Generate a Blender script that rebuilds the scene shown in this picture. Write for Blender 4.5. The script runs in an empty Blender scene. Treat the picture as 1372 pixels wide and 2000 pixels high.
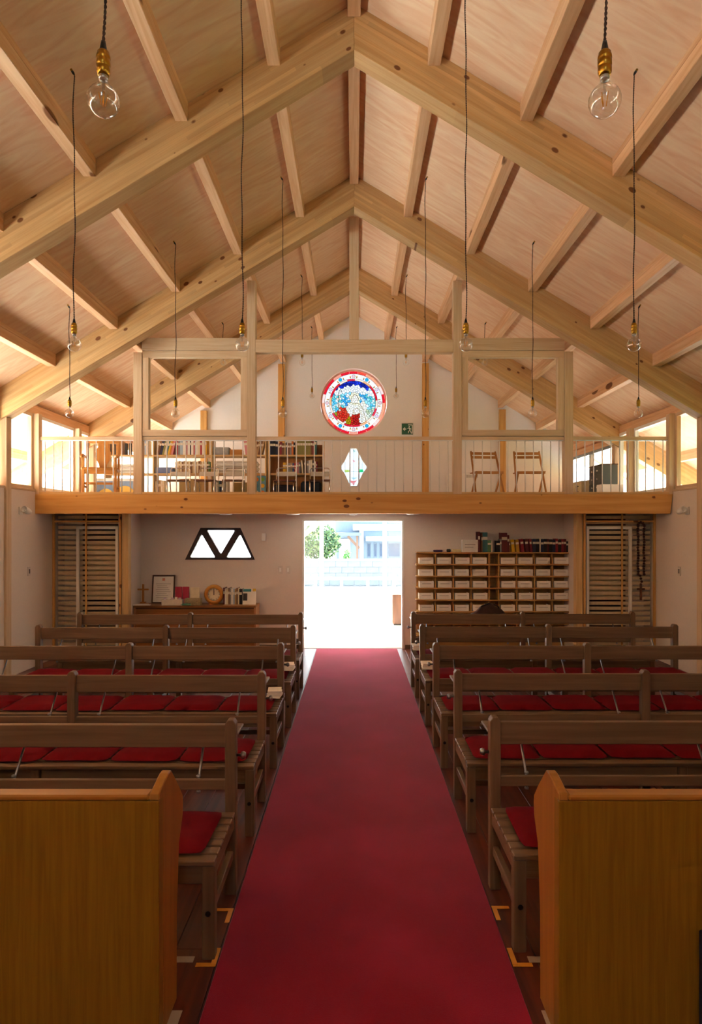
import bpy, bmesh, math, random
from mathutils import Vector, Matrix
random.seed(7)
sc = bpy.context.scene
COL = sc.collection
# ------------------------------------------------------------------ camera
F = 1300.0                       # focal length in pixels of the 1372x2000 frame
CX, CY, HC = 692.0, 1035.0, 1.85   # vanishing point and eye height
cam = bpy.data.cameras.new('camera'); camo = bpy.data.objects.new('camera', cam); COL.objects.link(camo)
cam.sensor_fit = 'VERTICAL'; cam.sensor_height = 36.0; cam.lens = F/2000*36.0
cam.shift_x = -(CX-686)/2000; cam.shift_y = (CY-1000)/2000
cam.clip_start = 0.05; cam.clip_end = 300
camo.location = (0, 0, HC); camo.rotation_euler = (math.pi/2, 0, 0)
sc.camera = camo
# ------------------------------------------------------------------ world, sun, exposure
w = bpy.data.worlds.new('sky'); sc.world = w; w.use_nodes = True
bg = w.node_tree.nodes['Background']; bg.inputs[0].default_value = (0.76, 0.88, 1.0, 1); bg.inputs[1].default_value = 2.2
sun = bpy.data.lights.new('sun', 'SUN'); suno = bpy.data.objects.new('sun', sun); COL.objects.link(suno)
sun.energy = 22.0; sun.angle = math.radians(1.0); sun.color = (1.0, 0.97, 0.93)
sund = Vector((-0.55, 0.60, 0.62))
suno.rotation_euler = sund.to_track_quat('Z', 'Y').to_euler(); suno.location = (-20, 14, 26)
sc.view_settings.view_transform = 'Standard'; sc.view_settings.look = 'None'
sc.view_settings.gamma = 1.0; sc.view_settings.use_curve_mapping = False
sc.view_settings.exposure = 2.05
sc.cycles.use_denoising = True
sc.cycles.max_bounces = 10; sc.cycles.diffuse_bounces = 6; sc.cycles.glossy_bounces = 3
sc.cycles.transmission_bounces = 6; sc.cycles.transparent_max_bounces = 12
sc.cycles.sample_clamp_indirect = 8.0
sc.cycles.caustics_reflective = False; sc.cycles.caustics_refractive = False

def portal(name, loc, rot, sx, sy):      # marks a window opening so that sky light is sampled through it
    l = bpy.data.lights.new(name, 'AREA'); l.shape = 'RECTANGLE'; l.size = sx; l.size_y = sy
    l.cycles.is_portal = True
    o = bpy.data.objects.new(name, l); COL.objects.link(o); o.location = loc; o.rotation_euler = rot
    return o

# ------------------------------------------------------------------ dimensions (metres)
XW = 4.33                         # inner face of the side walls
ZA = HC + 4.37                    # ceiling apex
SL = 0.6                          # roof slope
YF = [-2.67, 0.06, 2.79, 5.52, 8.19, 10.94]   # front faces of the rafter frames
RT = 0.20                         # rafter thickness
RV = 0.39                         # rafter depth measured plumb
YL = 9.03                         # loft front
ZL = 2.336                        # loft floor
YB = 9.52                         # louvre wall
YD = 10.37                        # wall with the entrance door
YG = 13.46                        # gable wall
YR = -2.9                         # wall behind the camera
SILL = 2.37
def zc(x): return ZA - SL*abs(x)
def pt(px, py, d): return Vector(((px-CX)*d/F, d, HC+(CY-py)*d/F))

# ------------------------------------------------------------------ materials
def lin(h):
    if isinstance(h, str):
        h = h.lstrip('#'); c = [int(h[i:i+2], 16)/255 for i in (0, 2, 4)]
    else: c = [v/255 for v in h]
    return tuple((v/12.92 if v <= .04045 else ((v+.055)/1.055)**2.4) for v in c)
def mul(c, k): return tuple(min(1, v*k) for v in c)
M = {}
def newmat(name):
    m = bpy.data.materials.new(name); m.use_nodes = True; M[name] = m
    return m, m.node_tree.nodes, m.node_tree.links, m.node_tree.nodes['Principled BSDF']
def mat(name, col, rough=.55, metal=0.0, var=.08, scale=14, bump=0.0, spec=.4, sheen=0):
    if name in M: return M[name]
    m, n, l, b = newmat(name); c = lin(col)
    b.inputs['Roughness'].default_value = rough; b.inputs['Metallic'].default_value = metal
    b.inputs['Specular IOR Level'].default_value = spec
    if sheen: b.inputs['Sheen Weight'].default_value = sheen; b.inputs['Sheen Roughness'].default_value = .5
    tc = n.new('ShaderNodeTexCoord'); nz = n.new('ShaderNodeTexNoise'); nz.inputs['Scale'].default_value = scale
    nz.inputs['Detail'].default_value = 4
    l.new(tc.outputs['Object'], nz.inputs['Vector'])
    r = n.new('ShaderNodeValToRGB'); r.color_ramp.elements[0].position = .3; r.color_ramp.elements[1].position = .7
    r.color_ramp.elements[0].color = (*mul(c, 1-var), 1); r.color_ramp.elements[1].color = (*mul(c, 1+var), 1)
    l.new(nz.outputs['Fac'], r.inputs[0]); l.new(r.outputs[0], b.inputs['Base Color'])
    if bump:
        bp = n.new('ShaderNodeBump'); bp.inputs['Strength'].default_value = bump; bp.inputs['Distance'].default_value = .01
        l.new(nz.outputs['Fac'], bp.inputs['Height']); l.new(bp.outputs[0], b.inputs['Normal'])
    return m
WOODS = {   # light, dark, cross frequency, knots, roughness
 'fir':     ('#e2bb92', '#d09f74', 26, .5, .6),
 'glulam':  ('#dcb680', '#c89b62', 22, 1.0, .6),
 'hemlock': ('#dcc3a2', '#cfb08a', 40, 0, .55),
 'pine':    ('#e0b069', '#cd954a', 16, 1.0, .55),
 'oak':     ('#7c634a', '#68513b', 34, 0, .5),
 'teak':    ('#96701f', '#855f18', 60, 0, .38),
 'teakend': ('#a8742e', '#996523', 30, 0, .38),
 'blond':   ('#dcbb86', '#cda76f', 34, 0, .55),
 'honey':   ('#b97f3a', '#a56c2b', 34, 0, .45),
 'cabinet': ('#9c6a36', '#855426', 30, 0, .45),
 'floor':   ('#6e3320', '#4c1f14', 20, 0, .35),
 'shelf':   ('#c79b5c', '#b58748', 34, 0, .55),
 'walnut':  ('#5b3a26', '#462a1a', 34, 0, .5),
}
def wood(kind, axis):
    key = f'{kind}_{axis}'
    if key in M: return M[key]
    a, d, fr, kn, ro = WOODS[kind]
    m, n, l, b = newmat(key)
    b.inputs['Roughness'].default_value = ro; b.inputs['Specular IOR Level'].default_value = .4
    tc = n.new('ShaderNodeTexCoord'); oi = n.new('ShaderNodeObjectInfo')
    off = n.new('ShaderNodeVectorMath'); off.operation = 'SCALE'
    cb = n.new('ShaderNodeCombineXYZ')
    for i in range(3): l.new(oi.outputs['Random'], cb.inputs[i])
    l.new(cb.outputs[0], off.inputs[0]); off.inputs['Scale'].default_value = 37
    add = n.new('ShaderNodeVectorMath'); add.operation = 'ADD'
    l.new(tc.outputs['Object'], add.inputs[0]); l.new(off.outputs[0], add.inputs[1])
    ix = 'XYZ'.index(axis)
    def mp(long, cross):
        g = n.new('ShaderNodeMapping'); s = [cross]*3; s[ix] = long
        g.inputs['Scale'].default_value = s; l.new(add.outputs[0], g.inputs['Vector']); return g
    g1 = mp(fr*.045, fr)
    nz = n.new('ShaderNodeTexNoise'); nz.inputs['Scale'].default_value = 1; nz.inputs['Detail'].default_value = 5
    nz.inputs['Distortion'].default_value = .7; l.new(g1.outputs[0], nz.inputs['Vector'])
    r = n.new('ShaderNodeValToRGB'); r.color_ramp.elements[0].position = .33; r.color_ramp.elements[1].position = .68
    r.color_ramp.elements[0].color = (*lin(d), 1); r.color_ramp.elements[1].color = (*lin(a), 1)
    l.new(nz.outputs['Fac'], r.inputs[0])
    # tone of each piece
    hs = n.new('ShaderNodeHueSaturation'); mr = n.new('ShaderNodeMapRange')
    mr.inputs['To Min'].default_value = .93; mr.inputs['To Max'].default_value = 1.07
    l.new(oi.outputs['Random'], mr.inputs['Value']); l.new(mr.outputs[0], hs.inputs['Value']); l.new(r.outputs[0], hs.inputs['Color'])
    out = hs.outputs[0]
    if kn:
        g2 = mp(5.5, 9.0) if kind != 'fir' else mp(1.6, 4.4)
        if kind in ('glulam', 'pine'): g2.inputs['Scale'].default_value[1] = 0     # knots run through the timber
        vo = n.new('ShaderNodeTexVoronoi'); vo.inputs['Scale'].default_value = 1.0; l.new(g2.outputs[0], vo.inputs['Vector'])
        sep = n.new('ShaderNodeSeparateColor'); l.new(vo.outputs['Color'], sep.inputs[0])
        th = n.new('ShaderNodeMapRange'); th.inputs['From Min'].default_value = 1-.62*kn; th.inputs['From Max'].default_value = 1
        th.inputs['To Min'].default_value = 0; th.inputs['To Max'].default_value = .23
        l.new(sep.outputs[0], th.inputs['Value'])
        sb = n.new('ShaderNodeMath'); sb.operation = 'SUBTRACT'; l.new(th.outputs[0], sb.inputs[0]); l.new(vo.outputs['Distance'], sb.inputs[1])
        sm = n.new('ShaderNodeMapRange'); sm.inputs['From Min'].default_value = -.02; sm.inputs['From Max'].default_value = .03
        l.new(sb.outputs[0], sm.inputs['Value'])
        mx = n.new('ShaderNodeMix'); mx.data_type = 'RGBA'; l.new(sm.outputs[0], mx.inputs['Factor'])
        l.new(out, mx.inputs['A']); mx.inputs['B'].default_value = (*lin('#7a4a20'), 1); out = mx.outputs['Result']
    if kind == 'glulam':      # laminations: boards 33 mm thick with their own tone and a thin glue line
        sx = n.new('ShaderNodeSeparateXYZ'); l.new(tc.outputs['Object'], sx.inputs[0])
        dv = n.new('ShaderNodeMath'); dv.operation = 'DIVIDE'; dv.inputs[1].default_value = .0335; l.new(sx.outputs['Z'], dv.inputs[0])
        fl_ = n.new('ShaderNodeMath'); fl_.operation = 'FLOOR'; l.new(dv.outputs[0], fl_.inputs[0])
        fx = n.new('ShaderNodeMath'); fx.operation = 'DIVIDE'; fx.inputs[1].default_value = 1.7; l.new(sx.outputs['X'], fx.inputs[0])
        ad = n.new('ShaderNodeMath'); ad.operation = 'MULTIPLY_ADD'; ad.inputs[1].default_value = .37; l.new(fl_.outputs[0], ad.inputs[0]); l.new(fx.outputs[0], ad.inputs[2])
        f2 = n.new('ShaderNodeMath'); f2.operation = 'FLOOR'; l.new(ad.outputs[0], f2.inputs[0])
        cz = n.new('ShaderNodeCombineXYZ'); l.new(fl_.outputs[0], cz.inputs[0]); l.new(f2.outputs[0], cz.inputs[1]); l.new(oi.outputs['Random'], cz.inputs[2])
        wn_ = n.new('ShaderNodeTexWhiteNoise'); l.new(cz.outputs[0], wn_.inputs['Vector'])
        m1 = n.new('ShaderNodeMapRange'); m1.inputs['To Min'].default_value = .86; m1.inputs['To Max'].default_value = 1.05; l.new(wn_.outputs['Value'], m1.inputs['Value'])
        fc = n.new('ShaderNodeMath'); fc.operation = 'FRACT'; l.new(dv.outputs[0], fc.inputs[0])
        gt = n.new('ShaderNodeMath'); gt.operation = 'GREATER_THAN'; gt.inputs[1].default_value = .07; l.new(fc.outputs[0], gt.inputs[0])
        m2 = n.new('ShaderNodeMapRange'); m2.inputs['To Min'].default_value = .86; l.new(gt.outputs[0], m2.inputs['Value'])
        pr_ = n.new('ShaderNodeMath'); pr_.operation = 'MULTIPLY'; l.new(m1.outputs[0], pr_.inputs[0]); l.new(m2.outputs[0], pr_.inputs[1])
        h2_ = n.new('ShaderNodeHueSaturation'); l.new(pr_.outputs[0], h2_.inputs['Value']); l.new(out, h2_.inputs['Color']); out = h2_.outputs[0]
    l.new(out, b.inputs['Base Color'])
    bp = n.new('ShaderNodeBump'); bp.inputs['Strength'].default_value = .12; bp.inputs['Distance'].default_value = .004
    l.new(nz.outputs['Fac'], bp.inputs['Height']); l.new(bp.outputs[0], b.inputs['Normal'])
    return m
def plywood():
    m, n, l, b = newmat('plywood'); b.inputs['Roughness'].default_value = .6; b.inputs['Specular IOR Level'].default_value = .3
    tc = n.new('ShaderNodeTexCoord'); oi = n.new('ShaderNodeObjectInfo')
    add = n.new('ShaderNodeVectorMath'); add.operation = 'ADD'; cb = n.new('ShaderNodeCombineXYZ')
    mt = n.new('ShaderNodeMath'); mt.operation = 'MULTIPLY'; mt.inputs[1].default_value = 53; l.new(oi.outputs['Random'], mt.inputs[0])
    for i in range(3): l.new(mt.outputs[0], cb.inputs[i])
    l.new(tc.outputs['Object'], add.inputs[0]); l.new(cb.outputs[0], add.inputs[1])
    mp = n.new('ShaderNodeMapping'); mp.inputs['Scale'].default_value = (.9, 5, 5); l.new(add.outputs[0], mp.inputs['Vector'])
    nz = n.new('ShaderNodeTexNoise'); nz.inputs['Scale'].default_value = 1.4; nz.inputs['Detail'].default_value = 8; nz.inputs['Distortion'].default_value = 2.2
    l.new(mp.outputs[0], nz.inputs['Vector'])
    r = n.new('ShaderNodeValToRGB'); e = r.color_ramp.elements
    e[0].position = .30; e[0].color = (*lin('#deb08c'), 1); e[1].position = .72; e[1].color = (*lin('#ebd0ae'), 1)
    e2 = r.color_ramp.elements.new(.5); e2.color = (*lin('#e5c09e'), 1)
    l.new(nz.outputs['Fac'], r.inputs[0]); l.new(r.outputs[0], b.inputs['Base Color'])
    return m
PLY = plywood()
def carpetmat():
    m, n, l, b = newmat('carpet'); b.inputs['Roughness'].default_value = .95; b.inputs['Specular IOR Level'].default_value = .1
    b.inputs['Sheen Weight'].default_value = .55; b.inputs['Sheen Roughness'].default_value = .3
    b.inputs['Sheen Tint'].default_value = (1, .55, .7, 1)
    tc = n.new('ShaderNodeTexCoord')
    n1 = n.new('ShaderNodeTexNoise'); n1.inputs['Scale'].default_value = 1.6; n1.inputs['Detail'].default_value = 3
    n2 = n.new('ShaderNodeTexNoise'); n2.inputs['Scale'].default_value = 420; n2.inputs['Detail'].default_value = 2
    l.new(tc.outputs['Object'], n1.inputs['Vector']); l.new(tc.outputs['Object'], n2.inputs['Vector'])
    r = n.new('ShaderNodeValToRGB'); r.color_ramp.elements[0].position = .42; r.color_ramp.elements[1].position = .72
    r.color_ramp.elements[0].color = (*lin('#a01029'), 1); r.color_ramp.elements[1].color = (*lin('#b62042'), 1)
    l.new(n1.outputs['Fac'], r.inputs[0])
    mx = n.new('ShaderNodeMix'); mx.data_type = 'RGBA'; mx.blend_type = 'MULTIPLY'; mx.inputs['Factor'].default_value = .5
    l.new(r.outputs[0], mx.inputs['A']); l.new(n2.outputs['Fac'], mx.inputs['B']); l.new(mx.outputs['Result'], b.inputs['Base Color'])
    bp = n.new('ShaderNodeBump'); bp.inputs['Strength'].default_value = .5; bp.inputs['Distance'].default_value = .004
    l.new(n2.outputs['Fac'], bp.inputs['Height']); l.new(bp.outputs[0], b.inputs['Normal'])
    return m
CARPET = carpetmat()
def thinglass(name, tint=(1, 1, 1), refl=1.0, frost=0.0):
    m, n, l, b = newmat(name); n.remove(b); o = n['Material Output']
    t = n.new('ShaderNodeBsdfTransparent'); t.inputs[0].default_value = (*tint, 1)
    g = n.new('ShaderNodeBsdfGlossy'); g.inputs['Roughness'].default_value = .02
    fr = n.new('ShaderNodeLayerWeight'); fr.inputs['Blend'].default_value = .5
    pw_ = n.new('ShaderNodeMath'); pw_.operation = 'POWER'; pw_.inputs[1].default_value = 4.0; l.new(fr.outputs['Facing'], pw_.inputs[0])
    mu = n.new('ShaderNodeMath'); mu.operation = 'MULTIPLY_ADD'; mu.inputs[1].default_value = .55*min(refl, 1.5); mu.inputs[2].default_value = .05*refl; l.new(pw_.outputs[0], mu.inputs[0])
    base = t.outputs[0]
    if frost:
        d = n.new('ShaderNodeBsdfTranslucent'); d.inputs[0].default_value = (*tint, 1)
        x = n.new('ShaderNodeMixShader'); x.inputs[0].default_value = frost; l.new(t.outputs[0], x.inputs[1]); l.new(d.outputs[0], x.inputs[2]); base = x.outputs[0]
    x2 = n.new('ShaderNodeMixShader'); l.new(mu.outputs[0], x2.inputs[0]); l.new(base, x2.inputs[1]); l.new(g.outputs[0], x2.inputs[2])
    l.new(x2.outputs[0], o.inputs[0])
    return m
GLASS = thinglass('window_glass', (.97, .985, .98), .8)
BULBG = thinglass('bulb_glass', (.96, .96, .95), 2.6)
FROST = thinglass('frosted_glass', (.95, .97, 1.0), .3, .35)
PLASTER = mat('plaster', '#e4d9cf', .9, var=.02, scale=60, bump=.05, spec=.2)
PLASTER_UP = mat('plaster_gable', '#eeeceb', .9, var=.02, scale=60, bump=.05, spec=.2)
WHITE = mat('white_paint', '#efeeea', .45, var=.02)
WHITEST = mat('white_steel', '#e6e6e4', .35, var=.02)
PAPER = mat('paper', '#f2efe8', .8, var=.03)
BRASS = mat('brass', '#a8802e', .28, 1.0, .12, 60)
BLACK = mat('black_plastic', '#1c1a1a', .4, var=.05)
STEEL = mat('steel', '#9a9da4', .28, 1.0, .06)
CHROME = mat('chrome', '#d8d8d8', .12, 1.0, .03)
REDC = mat('red_cushion', '#6e0e1a', .9, var=.12, scale=9, bump=.1, spec=.1)
LEAD = mat('lead', '#201c20', .6, var=.05)
DKFRAME = mat('dark_frame', '#3a2b2c', .5, var=.05)
ALU = mat('aluminium', '#8d949a', .35, .8, .05)
CORD = mat('cord_cloth', '#4b342a', .8, var=.25, scale=300)

# ------------------------------------------------------------------ mesh helpers
CACHE = {}
def link(name, me, parent=None, loc=(0, 0, 0), rot=(0, 0, 0)):
    o = bpy.data.objects.new(name, me); COL.objects.link(o)
    o.location = loc; o.rotation_euler = rot
    if parent is not None: o.parent = parent
    return o
def tag(o, label=None, cat=None, group=None, kind=None):
    if label: o['label'] = label
    if cat: o['category'] = cat
    if group: o['group'] = group
    if kind: o['kind'] = kind
    return o
def thing(name, label, cat, loc=(0, 0, 0), rz=0, group=None):
    o = bpy.data.objects.new(name, None); COL.objects.link(o); o.empty_display_size = .1
    o.location = loc; o.rotation_euler = (0, 0, rz)
    return tag(o, label, cat, group)
def frombm(bm, m, smooth=False):
    bmesh.ops.recalc_face_normals(bm, faces=bm.faces)
    me = bpy.data.meshes.new('mesh'); bm.to_mesh(me); bm.free()
    ms = m if isinstance(m, (list, tuple)) else [m]
    for x in ms: me.materials.append(x)
    if smooth: me.polygons.foreach_set('use_smooth', [True]*len(me.polygons))
    return me
def wm(kind, dims):
    return wood(kind, 'XYZ'[max(range(3), key=lambda i: dims[i])])
def boxmesh(dims, m, bev):
    key = (tuple(round(d, 4) for d in dims), m.name, bev)
    if key in CACHE: return CACHE[key]
    bm = bmesh.new(); bmesh.ops.create_cube(bm, size=1)
    for v in bm.verts: v.co = Vector((v.co.x*dims[0], v.co.y*dims[1], v.co.z*dims[2]))
    if bev: bmesh.ops.bevel(bm, geom=bm.edges[:], offset=min(bev, min(dims)*.3), segments=1, affect='EDGES')
    CACHE[key] = frombm(bm, m); return CACHE[key]
def bx(parent, name, x, y, z, m, bev=0.0, grain=None):
    """axis-aligned box in the parent's space; m is a material or the name of a wood"""
    d = (abs(x[1]-x[0]), abs(y[1]-y[0]), abs(z[1]-z[0]))
    if isinstance(m, str): m = wood(m, grain) if grain else wm(m, d)
    return link(name, boxmesh(d, m, bev), parent, ((x[0]+x[1])/2, (y[0]+y[1])/2, (z[0]+z[1])/2))
def bar(parent, name, a, b, wdt, hgt, m, bev=0.0, up=(0, 0, 1)):
    """square bar from a to b"""
    a, b = Vector(a), Vector(b); d = b-a; L = d.length
    if isinstance(m, str): m = wood(m, 'X')
    me = boxmesh((L, wdt, hgt), m, bev)
    xx = d.normalized(); zz = Vector(up); yy = zz.cross(xx)
    if yy.length < 1e-4: yy = Vector((0, 1, 0)).cross(xx)
    yy.normalize(); zz = xx.cross(yy)
    o = link(name, me, parent); R = Matrix((xx, yy, zz)).transposed()
    o.location = (a+b)/2; o.rotation_euler = R.to_euler(); return o
def tubebm(bm, pts, r, n=8, cap=True, close=False):
    pts = [Vector(p) for p in pts]; rings = []; N = len(pts)
    prev = None
    for i, p in enumerate(pts):
        if close: t = pts[(i+1) % N]-pts[i-1]
        else: t = pts[min(i+1, N-1)]-pts[max(i-1, 0)]
        t.normalize()
        if prev is None:
            u = Vector((0, 0, 1)).cross(t)
            if u.length < 1e-3: u = Vector((1, 0, 0)).cross(t)
        else: u = prev-t*prev.dot(t)
        u.normalize(); prev = u; v = t.cross(u)
        rr = r[i] if isinstance(r, (list, tuple)) else r
        rings.append([bm.verts.new(p+(u*math.cos(k*2*math.pi/n)+v*math.sin(k*2*math.pi/n))*rr) for k in range(n)])
    for i in range(N if close else N-1):
        A, B = rings[i], rings[(i+1) % N]
        for k in range(n): bm.faces.new((A[k], A[(k+1) % n], B[(k+1) % n], B[k]))
    if cap and not close: bm.faces.new(rings[0][::-1]); bm.faces.new(rings[-1])
def tube(parent, name, pts, r, m, n=8, close=False):
    bm = bmesh.new(); tubebm(bm, pts, r, n, close=close)
    return link(name, frombm(bm, m, True), parent)
def lathemesh(prof, m, n=24, smooth=True):
    bm = bmesh.new(); rings = []
    for r, z in prof:
        rings.append([bm.verts.new((max(r, 1e-5)*math.cos(k*2*math.pi/n), max(r, 1e-5)*math.sin(k*2*math.pi/n), z)) for k in range(n)])
    for A, B in zip(rings, rings[1:]):
        for k in range(n): bm.faces.new((A[k], A[(k+1) % n], B[(k+1) % n], B[k]))
    bmesh.ops.remove_doubles(bm, verts=bm.verts, dist=2e-5)
    return frombm(bm, m, smooth)
def prismmesh(poly, d, m, axis='Y', bev=0):
    """extrude a polygon given as (u,v); axis Y: u=x v=z; axis X: u=y v=z; axis Z: u=x v=y; d=(from,to)"""
    def co(u, v, t): return {'Y': (u, t, v), 'X': (t, u, v), 'Z': (u, v, t)}[axis]
    bm = bmesh.new()
    A = [bm.verts.new(co(u, v, d[0])) for u, v in poly]; B = [bm.verts.new(co(u, v, d[1])) for u, v in poly]
    bm.faces.new(A); bm.faces.new(B[::-1]); n = len(poly)
    for i in range(n): bm.faces.new((A[i], B[i], B[(i+1) % n], A[(i+1) % n]))
    if bev: bmesh.ops.bevel(bm, geom=bm.edges[:], offset=bev, segments=1, affect='EDGES')
    return frombm(bm, m)
def prism(parent, name, poly, d, m, axis='Y', loc=(0, 0, 0), bev=0):
    return link(name, prismmesh(poly, d, m, axis, bev), parent, loc)
def plate(parent, name, outer, holes, y, th, m):
    """flat wall in the XZ plane with holes"""
    cu = bpy.data.curves.new('outline', 'CURVE'); cu.dimensions = '2D'; cu.fill_mode = 'BOTH'; cu.extrude = th/2
    for poly in [outer]+holes:
        s = cu.splines.new('POLY'); s.points.add(len(poly)-1); s.use_cyclic_u = True
        for p, q in zip(s.points, poly): p.co = (q[0], q[1], 0, 1)
    t = bpy.data.objects.new('outline', cu); COL.objects.link(t)
    me = bpy.data.meshes.new_from_object(t.evaluated_get(bpy.context.evaluated_depsgraph_get()))
    bpy.data.objects.remove(t); bpy.data.curves.remove(cu)
    me.materials.clear(); me.materials.append(m)
    me.transform(Matrix.Rotation(math.pi/2, 4, 'X'))
    return link(name, me, parent, (0, y+th/2, 0))
def rect(x0, x1, z0, z1): return [(x0, z0), (x1, z0), (x1, z1), (x0, z1)]
def circ(cx, cz, r, n=64, ph=0): return [(cx+r*math.cos(ph+k*2*math.pi/n), cz+r*math.sin(ph+k*2*math.pi/n)) for k in range(n)]
def copytree(o, parent=None):
    c = o.copy(); COL.objects.link(c); c.parent = parent
    for ch in list(o.children): copytree(ch, c)
    return c

# ================================================================== the setting
# floor of planks running along the nave
fl = bx(None, 'floor', (-XW-.12, XW+.12), (YR, YD+.06), (-.09, -.022), mat('subfloor', '#3a1d14', .6)); tag(fl, kind='structure')
fl_o = fl.location.copy()
def kid(parent, name, x, y, z, m, bev=0.0, grain=None):     # child of a parent that only has a location
    L = parent.location
    return bx(parent, name, (x[0]-L.x, x[1]-L.x), (y[0]-L.y, y[1]-L.y), (z[0]-L.z, z[1]-L.z), m, bev, grain)
nw = 44; pw = 2*XW/nw
for i in range(nw):
    off = (i*37 % 11)/11*2.6
    ys = [YR+.02]
    y = YR+.02+1.0+off
    while y < YD-.5: ys.append(y); y += 3.4
    ys.append(YD)
    for a, b in zip(ys, ys[1:]):
        kid(fl, 'plank', (-XW+i*pw+.0015, -XW+(i+1)*pw-.0015), (a+.001, b-.001), (-.022, 0), 'floor', .0015, 'Y')
# vestibule floor
vf = bx(None, 'floor_vestibule', (-XW, XW), (YD+.06, YG+.15), (-.09, -.002), mat('stone_floor', '#cfcac2', .5, var=.05, scale=3)); tag(vf, kind='structure')
for i in range(8):
    for j in range(5):
        kid(vf, 'tile', (-2.4+i*.6+.003, -1.8+i*.6-.003), (YD+.08+j*.6+.003, YD+.68+j*.6-.003), (-.002, .004), mat('stone_tile', '#d6d1c8', .45, var=.05, scale=3), .002)

# side walls and clerestory
WALLM = PLASTER
for side, s in (('left', -1), ('right', 1)):
    wl = bx(None, 'wall_'+side, (s*XW, s*(XW+.12)), (YR, YG), (-.09, SILL), WALLM); tag(wl, kind='structure')
    kid(wl, 'sill_plate', (s*(XW-.01), s*(XW+.13)), (YR, YG), (SILL, SILL+.03), 'hemlock', .004)
# gable wall of the loft with round and diamond openings
RC = pt(691, 785, YG); RR = 62.5*YG/F
DCn = pt(691, 912, YG)
k = YG/F
dia = [(-5.5, -37), (5.5, -37), (13, -22), (17, -13), (25.5, -1), (25.5, 2.5), (18, 12), (6.5, 37), (-6.5, 37), (-18, 12), (-25.5, 2.5), (-25.5, -1), (-17, -13), (-13, -22)]
diaP = [(DCn.x+u*k, DCn.z-v*k) for u, v in dia]
gout = [(-XW-.1, ZL-.24), (XW+.1, ZL-.24), (XW+.1, zc(XW+.1)+.02), (0, ZA+.02), (-XW-.1, zc(XW+.1)+.02)]
wg = plate(None, 'wall_gable', gout, [circ(RC.x, RC.z, RR+.03), diaP], YG, .16, PLASTER_UP); tag(wg, kind='structure')
# wall behind the camera; unseen tall opening added to light the rafter faces
wr = plate(None, 'wall_altar', [(-XW-.1, -.09), (XW+.1, -.09), (XW+.1, zc(XW+.1)), (0, ZA), (-XW-.1, zc(XW+.1))],
           [rect(-.25, .25, 3.2, 5.2)], YR-.12, .12, PLASTER); tag(wr, kind='structure')
# entrance wall under the loft
XD0, XD1 = (592-CX)*YD/F, (788-CX)*YD/F; ZD = HC+(CY-1018)*YD/F
sd = F/YD
trap = [(362, 1093), (498, 1093), (470, 1031), (392, 1031)]
trapP = [((u-CX)/sd, HC+(CY-v)/sd) for u, v in trap]
XA0, XA1 = -3.32, 3.27
we = plate(None, 'wall_entrance', rect(XA0-.1, XA1+.1, -.05, 2.12), [trapP, rect(XD0, XD1, -.02, ZD)], YD, .12, PLASTER); tag(we, kind='structure')
for nm, s, xa in (('return_left', -1, XA0), ('return_right', 1, XA1)):
    o = bx(None, 'wall_'+nm, (xa, xa+s*.1), (YB+.13, YD), (-.02, 2.1), PLASTER); tag(o, kind='structure')
    o = bx(None, 'wall_back_'+nm, (xa+s*.1, s*XW), (YB+.42, YB+.5), (-.02, 2.1), PLASTER); tag(o, kind='structure')
# loft slab
lo = bx(None, 'floor_loft', (-XW, XW), (YL+.12, YG), (2.20, ZL), mat('loft_floor_bounce', '#ddd9d2', .5, var=.03, scale=3)); tag(lo, kind='structure')  # top is out of view, made pale to bounce neutral light up the gable
cl = bx(None, 'ceiling_under_loft', (-XW, XW), (YL+.121, YG), (2.105, 2.20), mat('soffit_white', '#e8e2da', .9, var=.02)); tag(cl, kind='structure')
# base boards
for nm, x0, x1 in (('left', XA0, XD0-.03), ('right', XD1+.03, XA1)):
    o = bx(None, 'baseboard_'+nm, (x0, x1), (YD-.012, YD), (0, .06), 'oak'); tag(o, kind='structure')

# ------------------------------------------------------------------ roof: plywood panels and purlins as pieces of the ceiling
EAVE = 6.05
PX = [.665+.765*i for i in range(8)]       # purlin centres
PW = .105
ANG = math.atan(SL)
CEIL = {}
for nm, s in (('left', -1), ('right', 1)):
    # outer roof slab above the panels
    o = prism(None, 'ceiling_'+nm, [(0, ZA+.03), (s*EAVE, zc(EAVE)+.03), (s*EAVE, zc(EAVE)+.2), (0, ZA+.2)], (YR-.9, YG+.9),
              mat('roof_deck', '#d8c2a0', .8)); tag(o, kind='structure'); CEIL[s] = o
bays = [(-3.8, YF[0])]+[(a+RT, b) for a, b in zip(YF, YF[1:])]+[(YF[-1]+RT, YG)]
def panel(s, x0, x1, y0, y1):
    # local x runs down the slope
    L = (x1-x0)/math.cos(ANG); me = boxmesh((L, y1-y0, .03), PLY, 0)
    xm = (x0+x1)/2
    o = link('ceiling_panel', me, CEIL[s], (s*xm, (y0+y1)/2, zc(xm)+.015)); o.rotation_euler = (0, s*ANG, 0)
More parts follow.
